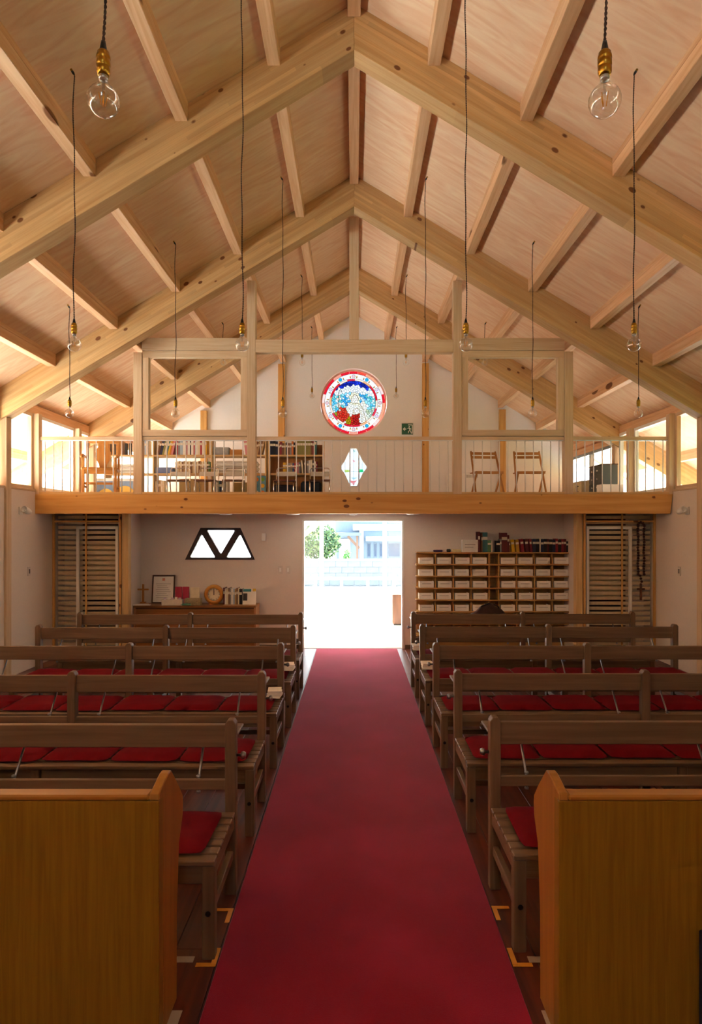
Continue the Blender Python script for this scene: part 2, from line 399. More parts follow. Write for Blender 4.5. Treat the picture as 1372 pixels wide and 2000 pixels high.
for s in (-1, 1):
    edges = [0]+PX[:7]+[EAVE]
    for y0, y1 in bays+[(YG+.16, YG+.9)]:
        for x0, x1 in zip(edges, edges[1:]):
            panel(s, x0+.001, x1-.001, y0, y1)
    for y0, y1 in bays+[(YG+.16, YG+.9)]:
        for xc in PX[:7]:
            top = zc(xc-PW/2)+.01; bot = zc(xc-PW/2)-.155
            L = CEIL[s].location
            bx(CEIL[s], 'purlin', (s*(xc-PW/2), s*(xc+PW/2)), (y0, y1), (bot, zc(xc+PW/2)+.012), 'fir', .004)
            prism(CEIL[s], 'purlin_top', [(s*(xc-PW/2), zc(xc+PW/2)+.012), (s*(xc+PW/2), zc(xc+PW/2)+.012), (s*(xc-PW/2), zc(xc-PW/2)+.012)], (y0, y1), wood('fir', 'Y'))
for y0, y1 in bays+[(YG+.16, YG+.9)]:
    bx(CEIL[1], 'ridge_beam', (-.055, .055), (y0, y1), (ZA-.117, ZA+.01), 'fir', .004)

# rafter frames
RLAB = {0: 'behind', 1: 'overhead'}
names = ['laminated pine rafter frame against the altar wall', 'laminated pine rafter frame above the altar step',
         'laminated pine rafter frame above the front benches', 'laminated pine rafter frame spanning the middle of the nave, clear of the loft',
         'laminated pine rafter frame just in front of the loft posts', 'laminated pine rafter frame crossing above the loft bookcases']
for yf, lab in zip(YF, names):
    t = thing('rafter_frame', lab, 'roof frame', (0, yf+RT/2, ZA), 0, 'laminated rafter frames')
    for s in (-1, 1):
        # shape in world XZ relative to apex, then turned so that local x runs along the rafter
        c, sn = math.cos(ANG), math.sin(ANG)
        ex = EAVE-.1
        pts = [(0, -.0), (ex, -SL*ex), (ex, -SL*ex-.2), (ex-.25, -SL*(ex-.25)-RV), (0, -RV)]
        loc = [(x*c - z*sn, x*sn + z*c) for x, z in pts]      # rotate by +ANG so the slope becomes flat
        if s < 0: loc = [(-u, v) for u, v in loc]
        me = prismmesh(loc, (-RT/2, RT/2), wood('glulam', 'X'), bev=.004)
        o = link('rafter', me, t); o.rotation_euler = (0, s*ANG, 0)

# posts under the frames and clerestory glazing
pi = 0
for s, sn in ((-1, 'window cabinet'), (1, 'pigeonhole')):
    for j, yf in enumerate(YF[1:]):
        if yf > YD: z0 = SILL+.03
        else: z0 = 0
        zt = zc(XW-.03)-RV-.002
        p = bx(None, 'wall_post', (s*(XW-.03), s*(XW+.09)), (yf+.04, yf+.16), (z0, zt), 'hemlock', .004)
        where = ['above the altar step', 'beside the front benches', 'beside the middle benches', 'just in front of the loft', 'behind the loft railing'][j]
        tag(p, f'square pale post on the {sn} side wall {where}', 'post', 'side wall posts')
segs = [(YR, YF[0]), (YF[0]+RT, YF[1]), (YF[1]+RT, YF[2]), (YF[2]+RT, YF[3]), (YF[3]+RT, YF[4]), (YF[4]+RT, YL), (YL+.12, 10.36), (10.46, YF[5]), (YF[5]+RT, YG)]
wn = 1
for s in (-1, 1):
    ztop = zc(XW+.05)-.16
    for i, (y0, y1) in enumerate(segs):
        if s == 1 and i == 8: continue
        wd = bx(None, f'window_{wn}', (s*(XW+.055), s*(XW+.061)), (y0+.045, y1-.045), (SILL+.075, ztop-.045), GLASS); tag(wd, kind='structure'); wn += 1
        m = WHITE if i in (6, 7) else 'hemlock'
        for z0, z1 in ((SILL+.03, SILL+.075), (ztop-.045, ztop)):
            kid(wd, 'window_rail', (s*(XW+.03), s*(XW+.085)), (y0, y1), (z0, z1), m)
        for a, b in ((y0, y0+.045), (y1-.045, y1)):
            kid(wd, 'window_stile', (s*(XW+.03), s*(XW+.085)), (a, b), (SILL+.075, ztop-.045), m)
    for yy, lb in ((YL, 'at the end of the loft railing'), (10.36, 'in the glazing beside the loft')):
        p = bx(None, 'mullion_post', (s*(XW-.05), s*(XW+.07)), (yy, yy+.1), (SILL if yy > YL else ZL, ztop), 'hemlock', .003)
        tag(p, f'pale mullion post {lb} on the {"armchair" if s<0 else "grey drawer unit"} side', 'post', 'loft mullion posts')
    hd = bx(None, f'trim_{1 if s<0 else 2}', (s*(XW+.03), s*(XW+.11)), (YR, YG), (zc(XW+.05)-.16, zc(XW+.11)-.001), 'fir'); tag(hd, kind='structure')
# loft side window on the right: grey metal frame above a low panel
yw0, yw1 = YF[5]+RT, YG
wd = bx(None, f'window_{wn}', (XW+.055, XW+.061), (yw0+.03, yw1-.03), (2.78, 3.24), GLASS); tag(wd, kind='structure'); wn += 1
for a, b in ((yw0, yw0+.05), ((yw0+yw1)/2-.03, (yw0+yw1)/2+.03), (yw1-.05, yw1)):
    kid(wd, 'window_stile', (XW+.03, XW+.09), (a, b), (2.74, 3.28), ALU)
for a, b in ((2.73, 2.78), (3.24, 3.29)): kid(wd, 'window_rail', (XW+.03, XW+.09), (yw0, yw1), (a, b), ALU)
o = bx(None, 'wall_loft_low', (XW, XW+.12), (yw0, yw1), (SILL+.03, 2.73), PLASTER_UP); tag(o, kind='structure')
o = bx(None, 'trim_3', (XW+.02, XW+.12), (yw0, yw1), (3.29, zc(XW+.12)-.155), 'fir'); tag(o, kind='structure')

# posts on the gable wall
for px, lb in ((551, 'left of'), (831, 'right of')):
    pass
for xc, lb in ((-1.465, 'beside the round window, behind the bookcase'), (1.44, 'beside the exit sign'), (-3.03, 'near the bookcase end by the bright glazing'), (2.99, 'behind the folding chairs')):
    p = bx(None, 'gable_post', (xc-.065, xc+.065), (YG-.07, YG-.001), (ZL, zc(abs(xc)+.065)-.11), 'pine', .003)
    tag(p, f'orange pine post on the gable wall {lb}', 'post', 'gable wall posts')

# ------------------------------------------------------------------ loft front
lb = prism(None, 'loft_beam', [(-XW-.07, 2.335), (XW-.0, 2.335), (XW-.035, 2.07), (-XW-.03, 2.07)], (YL, YL+.12), wood('pine', 'X'), bev=.004)
lb.name = 'loft_beam'; tag(lb, 'long orange pine beam carrying the loft edge across the hall', 'beam')
POSTX = [-2.94, -1.396, 1.405, 2.918]
ZR = HC+(CY-852)*YL/F          # hand rail top
ZX1, ZX0 = HC+(CY-663)*YL/F, HC+(CY-688)*YL/F
for xc, lab in zip(POSTX, ['outer loft post beside the armchair', 'inner loft post in front of the bookcases', 'inner loft post beside the folding chairs', 'outer loft post beside the grey drawer unit']):
    zt = zc(1.43-PW/2)-.158
    if abs(xc) > 2: zt = zc(abs(xc)+.06)-.16
    p = bx(None, 'loft_post', (xc-.058, xc+.058), (YL, YL+.12), (2.337, zt), 'hemlock', .004)
    tag(p, 'pale timber '+lab, 'post', 'loft front posts')
p = bx(None, 'king_post', (-.065, .065), (YL, YL+.12), (ZX1, ZA-.12), 'hemlock', .004); tag(p, 'pale king post standing on the loft cross beam under the ridge', 'post')
p = bx(None, 'cross_beam', (POSTX[1]+.059, POSTX[2]-.059), (YL, YL+.12), (ZX0, ZX1), 'hemlock', .004); tag(p, 'wide pale cross beam between the inner loft posts', 'beam')
for (xa, xb, lab) in ((POSTX[0]+.059, POSTX[1]-.059, 'bookcases'), (POSTX[2]+.059, POSTX[3]-.059, 'folding chairs')):
    p = bx(None, 'cross_beam', (xa-.0, xb), (YL, YL+.12), (HC+(CY-684)*YL/F, HC+(CY-660)*YL/F), 'hemlock', .004); tag(p, f'short pale cross beam above the glazed loft frame before the {lab}', 'beam')
    t = thing('glazed_frame', f'pale timber frame with clear pane above the loft railing before the {lab}', 'window frame', ((xa+xb)/2, YL+.06, ZR+.005))
    zt = HC+(CY-684.5)*YL/F-ZR-.005; hw = (xb-xa)/2-.001
    zb = .085
    bx(t, 'bottom_rail', (-hw, hw), (-.045, .045), (0, zb), 'hemlock', .003); bx(t, 'top_rail', (-hw, hw), (-.045, .045), (zt-.09, zt), 'hemlock', .003)
    for q in (-1, 1): bx(t, 'stile', (q*hw, q*(hw-.085)), (-.045, .045), (zb, zt-.09), 'hemlock', .003)
    bx(t, 'pane', (-hw+.085, hw-.085), (-.003, .003), (zb, zt-.09), GLASS)
bays_r = [(-XW+.05, POSTX[0]-.059, 11, 'the armchair'), (POSTX[0]+.059, POSTX[1]-.059, 11, 'the long bookcase'), (POSTX[1]+.059, POSTX[2]-.059, 22, 'the round window'),
          (POSTX[2]+.059, POSTX[3]-.059, 12, 'the folding chairs'), (POSTX[3]+.059, XW-.05, 11, 'the grey drawer unit')]
for xa, xb, n, lab in bays_r:
    t = thing('loft_railing', f'loft railing of thin white balusters in front of {lab}', 'railing', ((xa+xb)/2, YL+.06, ZL), 0, 'loft railing bays')
    hw = (xb-xa)/2; zt = ZR-ZL
    bx(t, 'hand_rail', (-hw, hw), (-.03, .03), (zt-.045, zt), 'hemlock', .003)
    bx(t, 'rail_channel', (-hw, hw), (-.012, .012), (zt-.055, zt-.045), WHITEST)
    bx(t, 'base_plate', (-hw, hw), (-.058, .058), (0, .03), 'blond', .003)
    for i in range(n):
        x = -hw+(i+.5)*2*hw/n
        key = ('bal', round(zt, 3))
        if key not in CACHE:
            bm = bmesh.new(); tubebm(bm, [(0, 0, .03), (0, 0, zt-.055)], .0075, 8); CACHE[key] = frombm(bm, WHITEST, True)
        link('baluster', CACHE[key], t, (x, 0, 0))

# ------------------------------------------------------------------ louvre screens with a window behind them
def louvre(s, lab):
    xa, xb = (XA0-.02, -XW+.005) if s < 0 else (XA1+.02, XW-.005)
    x0, x1 = min(xa, xb), max(xa, xb)
    t = thing('louvre_screen', lab, 'screen', ((x0+x1)/2, YB, 0))
    hw = (x1-x0)/2
    SLT = mat('louvre_slat', '#d9c6a6', .6, var=.06)
    zz = .05
    while zz < 2.07:
        o = bx(t, 'slat', (-hw+.02, hw-.02), (.153, .167), (zz-.024, zz+.024), SLT); o.rotation_euler = (.35, 0, 0); zz += .0735
    inner = -s
    for xx in (-hw+.012, hw-.012, inner*(-.1)-.18*s*0):
        pass
    bx(t, 'upright', (s*hw, s*(hw-.03)), (.012, .045), (0, 2.1), 'pine', .002)
    bx(t, 'upright', (-s*(hw), -s*(hw-.03)), (.012, .045), (0, 2.1), 'pine', .002)
    bx(t, 'hanging_rail', (-hw+.03, hw-.03), (.012, .03), (1.96, 1.985), 'pine', .002)
    xm = s*(hw-.48)
    bx(t, 'upright', (xm-.01, xm+.01), (.012, .035), (0, 2.1), 'pine', .002)
    # post in front of the reveal
    p = bx(None, 'alcove_post', (XA0-.0, XA0+.09) if s < 0 else (XA1-.09, XA1), (YB, YB+.12), (0, 2.104), 'blond', .003)
    tag(p, 'yellow timber post between the louvre screen and the '+('sideboard alcove' if s < 0 else 'pigeonhole shelves'), 'post')
    # window behind
    wx0, wx1 = (-XW+.28, XA0-.025) if s < 0 else (XA1+.025, XW-.28)
    yb = YB+.42
    global wn
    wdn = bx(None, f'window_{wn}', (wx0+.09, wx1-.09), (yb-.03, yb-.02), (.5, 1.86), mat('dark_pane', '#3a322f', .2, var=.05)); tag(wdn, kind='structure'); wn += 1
    kid(wdn, 'recess_shade_panel', (wx0, wx1), (yb-.015, yb-.002), (.02, 2.09), mat('recess_shade', '#66554a', .7))  # flat dark panel, paints the shade of the window recess
    for a, b in ((wx0+.05, wx0+.09), (wx1-.09, wx1-.05)): kid(wdn, 'window_stile', (a, b), (YB+.05, YB+.09), (.05, 1.9), WHITE, .003)
    kid(wdn, 'window_rail', (wx0+.05, wx1-.05), (YB+.05, YB+.09), (1.86, 1.9), WHITE, .003)
    kid(wdn, 'shade', (wx0+.09, wx1-.09), (yb-.045, yb-.035), (.85, 1.66), mat('window_shade', '#d8cba8', .8, var=.04))
    kid(wdn, 'shade_hem', (wx0+.09, wx1-.09), (yb-.048, yb-.034), (.83, .85), mat('window_shade_hem', '#b5a684', .8, var=.04))
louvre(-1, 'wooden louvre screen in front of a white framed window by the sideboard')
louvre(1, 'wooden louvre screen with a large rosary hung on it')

# door casing
d1 = bx(None, 'door_1', (XD0-.012, XD0+.02), (YD-.015, YD+.135), (0, ZD), WHITE, .002); tag(d1, kind='structure')
kid(d1, 'casing', (XD1-.02, XD1+.012), (YD-.015, YD+.135), (0, ZD), WHITE, .002)
kid(d1, 'head_casing', (XD0-.012, XD1+.012), (YD-.015, YD+.135), (ZD, ZD+.02), WHITE, .002)
kid(d1, 'threshold', (XD0+.02, XD1-.02), (YD, YD+.12), (-.02, .006), 'oak', .002)

# trapezoid window, three frosted panes in a dark frame
def trapwin():
    global wn
    fw = 7/sd
    c = Vector((0, 0))
    def P(u, v): return ((u-CX)/sd, HC+(CY-v)/sd)
    panes = [[(371, 1089), (421, 1089), (394.5, 1043)], [(404, 1035.5), (459.5, 1035.5), (431.5, 1083)], [(442, 1089), (491.5, 1089), (469.5, 1043)]]
    def rounded(poly, f=.07):
        out = []; n = len(poly)
        for i in range(n):
            p0, p, p1 = Vector(poly[i-1]), Vector(poly[i]), Vector(poly[(i+1) % n])
            a, b = p+(p0-p)*f, p+(p1-p)*f
            for t in (0, .25, .5, .75, 1): out.append(tuple(a*(1-t)**2+p*2*t*(1-t)+b*t*t))
        return out
    holes = [[P(*q) for q in rounded(pn)] for pn in panes]
    o = plate(None, f'window_{wn}', trapP, holes, YD-.01, .09, DKFRAME); tag(o, kind='structure'); wn += 1
    for h in holes:
        L = o.location
        link('pane', prismmesh(h, (.01, .016), FROST), o)
trapwin()

# ------------------------------------------------------------------ stained glass
GL = {}
def sg(hexc, faces=2, k=.15):      # a pane with two faces tints twice
    key = (hexc, faces, k)
    if key not in GL: GL[key] = thinglass('stained_%s_%d_%d' % (hexc.strip('#'), faces, k*100), tuple((v*k)**(1/faces) for v in lin(hexc)), .12)
    return GL[key]
def clip(poly, nx, nz, d):      # keep n.p <= d
    out = []
    for i in range(len(poly)):
        p, q = poly[i-1], poly[i]; a, b = nx*p[0]+nz*p[1]-d, nx*q[0]+nz*q[1]-d
        if (a <= 0) != (b <= 0):
            t = a/(a-b); out.append((p[0]+(q[0]-p[0])*t, p[1]+(q[1]-p[1])*t))
        if b <= 0: out.append(q)
    return out
def sector(r0, r1, a0, a1, n=6):
    return [(r1*math.cos(a0+(a1-a0)*i/n), r1*math.sin(a0+(a1-a0)*i/n)) for i in range(n+1)] + [(r0*math.cos(a1+(a0-a1)*i/n), r0*math.sin(a1+(a0-a1)*i/n)) for i in range(n+1)]
def roundwindow():
    global wn
    R = RR; rnd = random.Random(3)
    y = YG+.09
    leadpolys = []
    ring = []
    # lead and outer frame
    o = plate(None, f'window_{wn}', circ(0, 0, R+.028), [circ(0, 0, R-.006)], 0, .03, mat('window_ring', '#e6b7ac', .5)); o.location = (RC.x, y+.015, RC.z); tag(o, kind='structure'); wn += 1
    def cell(name, poly, col, grow=.0):
        if len(poly) < 3: return
        link(name, prismmesh(poly, (-.003, .003), sg(col)), o)
    def lead(poly, wdt=.0022):
        leadpolys.append(poly)
    reds = ['#e81c2c', '#f59a80', '#e81c2c', '#f4503c', '#f7a37c', '#ffd9cc']
    n1 = 22; g = .0006
    for i in range(n1):
        a0, a1 = i*2*math.pi/n1, (i+1)*2*math.pi/n1
        cell('red_border_pane', sector(R*.915, R-.004, a0+g, a1-g, 4), reds[(i*5+i//3) % 6])
    for i in range(24):
        a0, a1 = i*2*math.pi/24, (i+1)*2*math.pi/24
        cell('white_border_pane', sector(R*.765, R*.905, a0+g*.5, a1-g*.5, 4), ['#fdf6f0', '#f6f2ff', '#fff8e8'][i % 3])
    for i in range(18):
        a0, a1 = (i+.3)*2*math.pi/18, (i+1.3)*2*math.pi/18
        cell('red_ring_pane', sector(R*.70, R*.755, a0+g, a1-g, 4), ['#e01f30', '#e01f30', '#f7b27c', '#fbe3c8', '#e8344a', '#fbe3c8'][i % 6])
    # roundels on the white ring, small ornaments beside them
    for i in range(12):
        a = math.pi/2+i*math.pi/6; cx, cz = R*.835*math.cos(a), R*.835*math.sin(a)
        col = '#26b8e0' if i % 3 else '#f4c8d0'
        if i % 2 == 0 and i % 3: col = '#f4d8e0'
        pl = circ(cx, cz, R*.055, 12)
        link('roundel', prismmesh(pl, (-.007, -.004), sg(col, 2, .95)), o)
        bm = bmesh.new(); tubebm(bm, [(p[0], -.006, p[1]) for p in pl], .0028, 5, close=True); link('roundel_lead', frombm(bm, LEAD), o)
        for q in (-1, 1):
            aa = a+q*.125
            for rr, cc in ((.835, '#c98a1c'), (.80, '#7a4a12')):
                link('ornament', prismmesh(circ(R*rr*math.cos(aa), R*rr*math.sin(aa), R*.022, 6), (-.006, -.003), sg(cc, 2, .95)), o)
    # picture of small panes: colour depends on the place in the design
    def ell(x, z, cx, cz, a, b): return ((x-cx)/a)**2+((z-cz)/b)**2 < 1
    def colour(x, z):
        x, z = x/(R*.70), z/(R*.70)
        if z > .78-.28*x*x*1.6 and z > .62: return rnd.choice(['#1b2fc0', '#2440d8', '#1a2890'])
        if abs(x) < .86 and .52-.35*x*x < z < .80-.35*x*x*1.2: return '#fdfaf2'
        if ell(x, z, .06, .14, .13, .2): return '#fff3e2'
        if ell(x, z, .06, .16, .25, .3): return '#fff6d0'
        if abs(x+.66) < .045 and -.35 < z < .55: return '#f3dcc0'
        if ell(x, z, -.5, -.52, .25, .3) : return rnd.choice(['#d8281c', '#e0402c'])
        if ell(x, z, .08, -.82, .2, .38): return rnd.choice(['#d8281c', '#b81c1c', '#e05028'])
        if ell(x, z, -.2, -.85, .13, .25): return '#b08a10'
        if z < .05 and abs(x-.12) < .42-.25*z*0.6: return rnd.choice(['#fffaf0', '#fff6df', '#fdf2e2', '#f6ead0'])
        if z < -.42 and x < -.5: return rnd.choice(['#8a9a2a', '#b0a030'])
        if z < -.3 and x > .4: return rnd.choice(['#c8d2a8', '#eef2d8', '#a8c8b0', '#ffffff'])
        if z > -.02 and abs(x) < .5: return rnd.choice(['#f4fbff', '#ffffff', '#8fd4ee', '#39a8de'])
        return rnd.choice(['#58c4e4', '#9ce0ee', '#e8f8fc', '#2f8fd8', '#bfe8f0', '#5fc8c8', '#ffffff'])
    disk = circ(0, 0, R*.695, 36)
    seeds = []
    while len(seeds) < 300:
        a, r = rnd.uniform(0, 2*math.pi), R*.69*math.sqrt(rnd.random())
        p = (r*math.cos(a), r*math.sin(a))
        if all((p[0]-q[0])**2+(p[1]-q[1])**2 > (R*.042)**2 for q in seeds): seeds.append(p)
    by = {}; leadbm = bmesh.new()
    for i, p in enumerate(seeds):
        poly = disk; c0 = colour(*p)
        for j, q in enumerate(seeds):
            if i == j: continue
            dx, dz = q[0]-p[0], q[1]-p[1]; dd = dx*dx+dz*dz
            if dd > (R*.45)**2: continue
            dl = math.sqrt(dd)
            poly = clip(poly, dx/dl, dz/dl, (dx*(p[0]+q[0])/2+dz*(p[1]+q[1])/2)/dl)
        if len(poly) < 3: continue
        by.setdefault(c0, []).append((p, poly))
    for c0, cells in by.items():
        bm = bmesh.new()
        for p, poly in cells:
            bm.faces.new([bm.verts.new((u, 0, v)) for u, v in poly])
            light = c0 in ('#fffaf0', '#fff6df', '#fdf2e2', '#fdfaf2', '#fff6d0', '#fff3e2', '#f6ead0')
            wdt = .0021 if light else .0030
            n = len(poly)
            for i in range(n):
                a, b = Vector(poly[i-1]), Vector(poly[i]); t = b-a
                if t.length < 1e-5: continue
                nn = Vector((-t.y, t.x)).normalized()*wdt
                vs = [(a.x+nn.x, a.y+nn.y), (b.x+nn.x, b.y+nn.y), (b.x-nn.x, b.y-nn.y), (a.x-nn.x, a.y-nn.y)]
                leadbm.faces.new([leadbm.verts.new((u, -.004, v)) for u, v in vs])
        part = link('picture_panes', frombm(bm, sg(c0, 1)), o); part['kind'] = 'stuff'
    ld = link('lead_lines', frombm(leadbm, LEAD), o); ld['kind'] = 'stuff'
    # lead rings
    for rr in (R*.91, R*.76, R*.697):
        bm = bmesh.new(); tubebm(bm, [(p[0], -.003, p[1]) for p in circ(0, 0, rr, 72)], .0035, 5, close=True); link('lead_ring', frombm(bm, mat('lead_red', '#8a1c28', .5), True), o)
    # crook and hair, scroll lettering strokes
    tube(o, 'crook', [(-.66*R*.7, -.012, -.3*R), (-.66*R*.7, -.012, .34*R), (-.63*R*.7, -.012, .40*R), (-.56*R*.7, -.012, .41*R), (-.53*R*.7, -.012, .36*R), (-.57*R*.7, -.012, .32*R)], .006, mat('crook_brown', '#4a3626', .6))
    hair = mat('hair_ochre', '#8a6a20', .7)
    tube(o, 'hair', [((.06+.15*math.sin(a))*R*.7, -.012, (.16+.2*math.cos(a))*R*.7) for a in [i*.35-2.2 for i in range(13)]], .005, hair)
    tube(o, 'halo', [((.06+.25*math.sin(a))*R*.7, -.012, (.18+.3*math.cos(a))*R*.7) for a in [i*.3-1.9 for i in range(13)]], .003, hair)
    for pts_ in ([(-.28, -.1), (-.12, .02), (0, -.06), (.12, .0), (.3, -.08)], [(-.28, -.1), (-.36, -.3), (-.3, -.5), (-.12, -.62)], [(.3, -.08), (.44, -.3), (.5, -.6), (.56, -.8)], [(.0, -.3), (.14, -.24), (.28, -.32), (.3, -.46), (.16, -.56), (.02, -.5), (.0, -.3)], [(.2, -.5), (.24, -.7), (.22, -.9)], [(.36, -.45), (.38, -.7), (.36, -.88)], [(-.05, -.6), (-.02, -.8), (.0, -.95)], [(.0, .0), (.06, -.08), (.14, .0)]):
        tube(o, 'robe_line', [(u*R*.7, -.012, v*R*.7) for u, v in pts_], .0045, hair, 5)
    for i in range(9):
        x = -.6+i*.15; z = .70-.35*x*x
        tube(o, 'scroll_stroke', [((x-.02)*R*.7, -.012, (z-.05)*R*.7), ((x+.03)*R*.7, -.012, (z+.05)*R*.7), ((x+.05)*R*.7, -.012, (z-.04)*R*.7)], .0022, mat('scroll_ink', '#8a8f98', .7), 5)
roundwindow()
def diamondwindow():
    global wn
    y = YG+.09
    loc = [(u*k, -v*k) for u, v in dia]
    inner = [(u*.985, v*.985) for u, v in loc]
    fr = plate(None, f'window_{wn}', loc, [inner], 0, .03, WHITE); fr.location = (DCn.x, y+.015, DCn.z); tag(fr, kind='structure'); wn += 1
    pale = ['#fbfdfb', '#f6fbff', '#fdfbf6', '#f4faf4']
    z1 = -8*k
    q = [clip(clip(inner, 1, 0, 0), 0, 1, z1), clip(clip(inner, -1, 0, 0), 0, 1, z1), clip(clip(inner, 1, 0, 0), 0, -1, -z1), clip(clip(inner, -1, 0, 0), 0, -1, -z1)]
    for i, p in enumerate(q): link('pale_pane', prismmesh(p, (-.003, .003), sg(pale[i])), fr)
    for pl, c in (([(-18, 5), (-9, 5), (-7, 9), (-16, 10)], '#c8e070'), ([(10, 4), (18, 4), (20, 9), (11, 10)], '#3ce08a'), ([(-9, 25), (0, 27), (7, 25), (3, 30), (-4, 31)], '#f07a7a'), ([(-3, 31), (3, 31), (0, 36)], '#f49a9a'),
                  ([(-3, -16), (4, -12), (0, -10)], '#f4a0a8'), ([(-1, -35), (4, -32), (0, -30)], '#9cc8c0'), ([(-6, 20), (8, 20), (0, 24)], '#b8d8e4')):
        link('colour_pane', prismmesh([(u*k, -v*k) for u, v in pl], (-.009, -.005), sg(c, 2, .95)), fr)
    grey = mat('lead_pale', '#8c9098', .6)
    for a, b in (((0, -36), (0, 36)), ((-18, 8), (18, 8)), ((-17, -12), (-17, 12)), ((17, -12), (17, 12))):
        tube(fr, 'lead_line', [(a[0]*k, -.006, -a[1]*k), (b[0]*k, -.006, -b[1]*k)], .003, grey, 5)
diamondwindow()

# ------------------------------------------------------------------ vestibule front: posts and glass
zt = 2.1
for xc, lab in ((-.66, 'left jamb'), (.625, 'right jamb'), (-2.0, ''), (2.0, ''), (-3.6, ''), (3.6, '')):
    p = bx(None, 'porch_post', (xc-.04, xc+.04), (YG, YG+.09), (0, zt), mat('pale_post', '#e9e4da', .6), .003)
    w_ = {-.66: 'beside the leafy bush', .625: 'beside the brown shoe cabinet', -2.0: 'seen through the trapezoid window', 2.0: 'behind the pigeonhole shelves', -3.6: 'at the porch corner behind the sideboard', 3.6: 'at the porch corner behind the rosary screen'}[xc]
    tag(p, f'pale porch post {w_}', 'post', 'porch posts')
for (a, b) in ((-3.56, -2.04), (-1.96, -.70), (.665, 1.96), (2.04, 3.56)):
    wd = bx(None, f'window_{wn}', (a+.03, b-.03), (YG+.04, YG+.046), (.09, zt-.04), GLASS); tag(wd, kind='structure'); wn += 1
    kid(wd, 'bottom_rail', (a, b), (YG+.02, YG+.07), (0.0, .09), mat('pale_sill', '#d9d4cc', .6), .003)
    kid(wd, 'top_rail', (a, b), (YG+.02, YG+.07), (zt-.04, zt), WHITE, .003)
for s in (-1, 1):
    o = bx(None, 'wall_porch_'+('left' if s < 0 else 'right'), (s*3.64, s*(XW+.12)), (YG, YG+.12), (-.09, 2.1), PLASTER); tag(o, kind='structure')

# ================================================================== the nave
cp = bx(None, 'carpet_runner', (-.58, .667), (-2.0, 10.33), (.0005, .010), CARPET, .003); tag(cp, 'long red carpet runner down the aisle', 'carpet')

# ---- benches: local origin at the aisle end, on the floor, in the plane of the back; the seat reaches toward the altar (-y)
BL = 2.64
def make_bench(s):
    t = thing('bench', 'bench', 'bench')
    def X(a, b): return (s*a, s*b)
    PWD = .055
    for i, a in enumerate((0, BL/2-PWD/2, BL-PWD)):
        # rear post, rounded at the top
        pr = [(0, 0), (PWD, 0), (PWD, .865), (PWD*.75, .885), (PWD*.25, .885), (0, .865)]
        prism(t, 'back_post', [(s*(a+u), v) for u, v in pr], (-.03, .03), wood('oak', 'Z'), bev=.003)
        bx(t, 'front_leg', X(a, a+PWD), (-.54, -.485), (0, .405), 'oak', .004)
        bx(t, 'side_rail', X(a+.008, a+PWD-.008), (-.485, -.03), (.335, .403), 'oak', .003)
        bx(t, 'side_stretcher', X(a+.012, a+PWD-.012), (-.485, -.03), (.18, .225), 'oak', .003)
    for a, b in ((PWD, BL/2-PWD/2), (BL/2+PWD/2, BL-PWD)):
        bx(t, 'back_rail', X(a, b), (-.012, .012), (.742, .858), 'oak', .004)
        bx(t, 'lower_rail', X(a, b), (-.012, .012), (.525, .578), 'oak', .004)
        bx(t, 'apron', X(a, b), (-.525, -.503), (.32, .403), 'oak', .003)
        bx(t, 'stretcher', X(a, b), (-.275, -.245), (.185, .22), 'oak', .003)
    for i in range(7):
        y = -.545+i*.0735
        bx(t, 'seat_slat', X(.0, BL), (y, y+.062), (.405, .428), 'oak', .004)
    bx(t, 'book_ledge', X(.0, BL), (.035, .22), (.785, .80), 'oak', .004)
    for x in (.20, BL/2-.17, BL/2+.17, BL-.20):
        b = tube(t, 'brace_rod', [(s*x, .018, .50), (s*x, .020, .56), (s*x, .10, .66), (s*x, .19, .783)], .0065, STEEL, 8)
        for z in (.505, .585): 
            if 'boltnut' not in CACHE: CACHE['boltnut'] = lathemesh([(0, -.006), (.011, -.004), (.012, .003), (.006, .008), (0, .009)], STEEL, 10)
            link('bolt', CACHE['boltnut'], b, (s*x, .019, z))
    for x in (.028, BL/2, BL-.028):
        if 'bolt2' not in CACHE: CACHE['bolt2'] = lathemesh([(0, 0), (.012, 0), (.012, .004), (.006, .007), (0, .008)], mat('dark_bolt', '#241814', .5, .5), 10)
        o = link('bolt', CACHE['bolt2'], t, (s*x, -.54, .20)); o.rotation_euler = (math.pi/2, 0, 0)
    # aisle-end peg for a hymn-book strap
    o = link('peg', lathemesh([(0, 0), (.008, 0), (.008, .02), (.017, .024), (.02, .034), (.015, .045), (0, .048)], STEEL, 12), t, (s*.0, .0, .70)); o.rotation_euler = (0, -s*math.pi/2, 0)
    return t
ROWS = {-1: [3.40, 4.55, 5.69, 6.76, 7.80], 1: [3.45, 4.60, 5.70, 6.82, 7.86]}
XE = {-1: [.600, .604, .600, .590, .598], 1: [.700, .690, .675, .672, .672]}
SIDE = {-1: 'trapezoid-window', 1: 'pigeonhole-shelf'}
RN = ['front', 'second', 'third', 'fourth', 'rearmost']
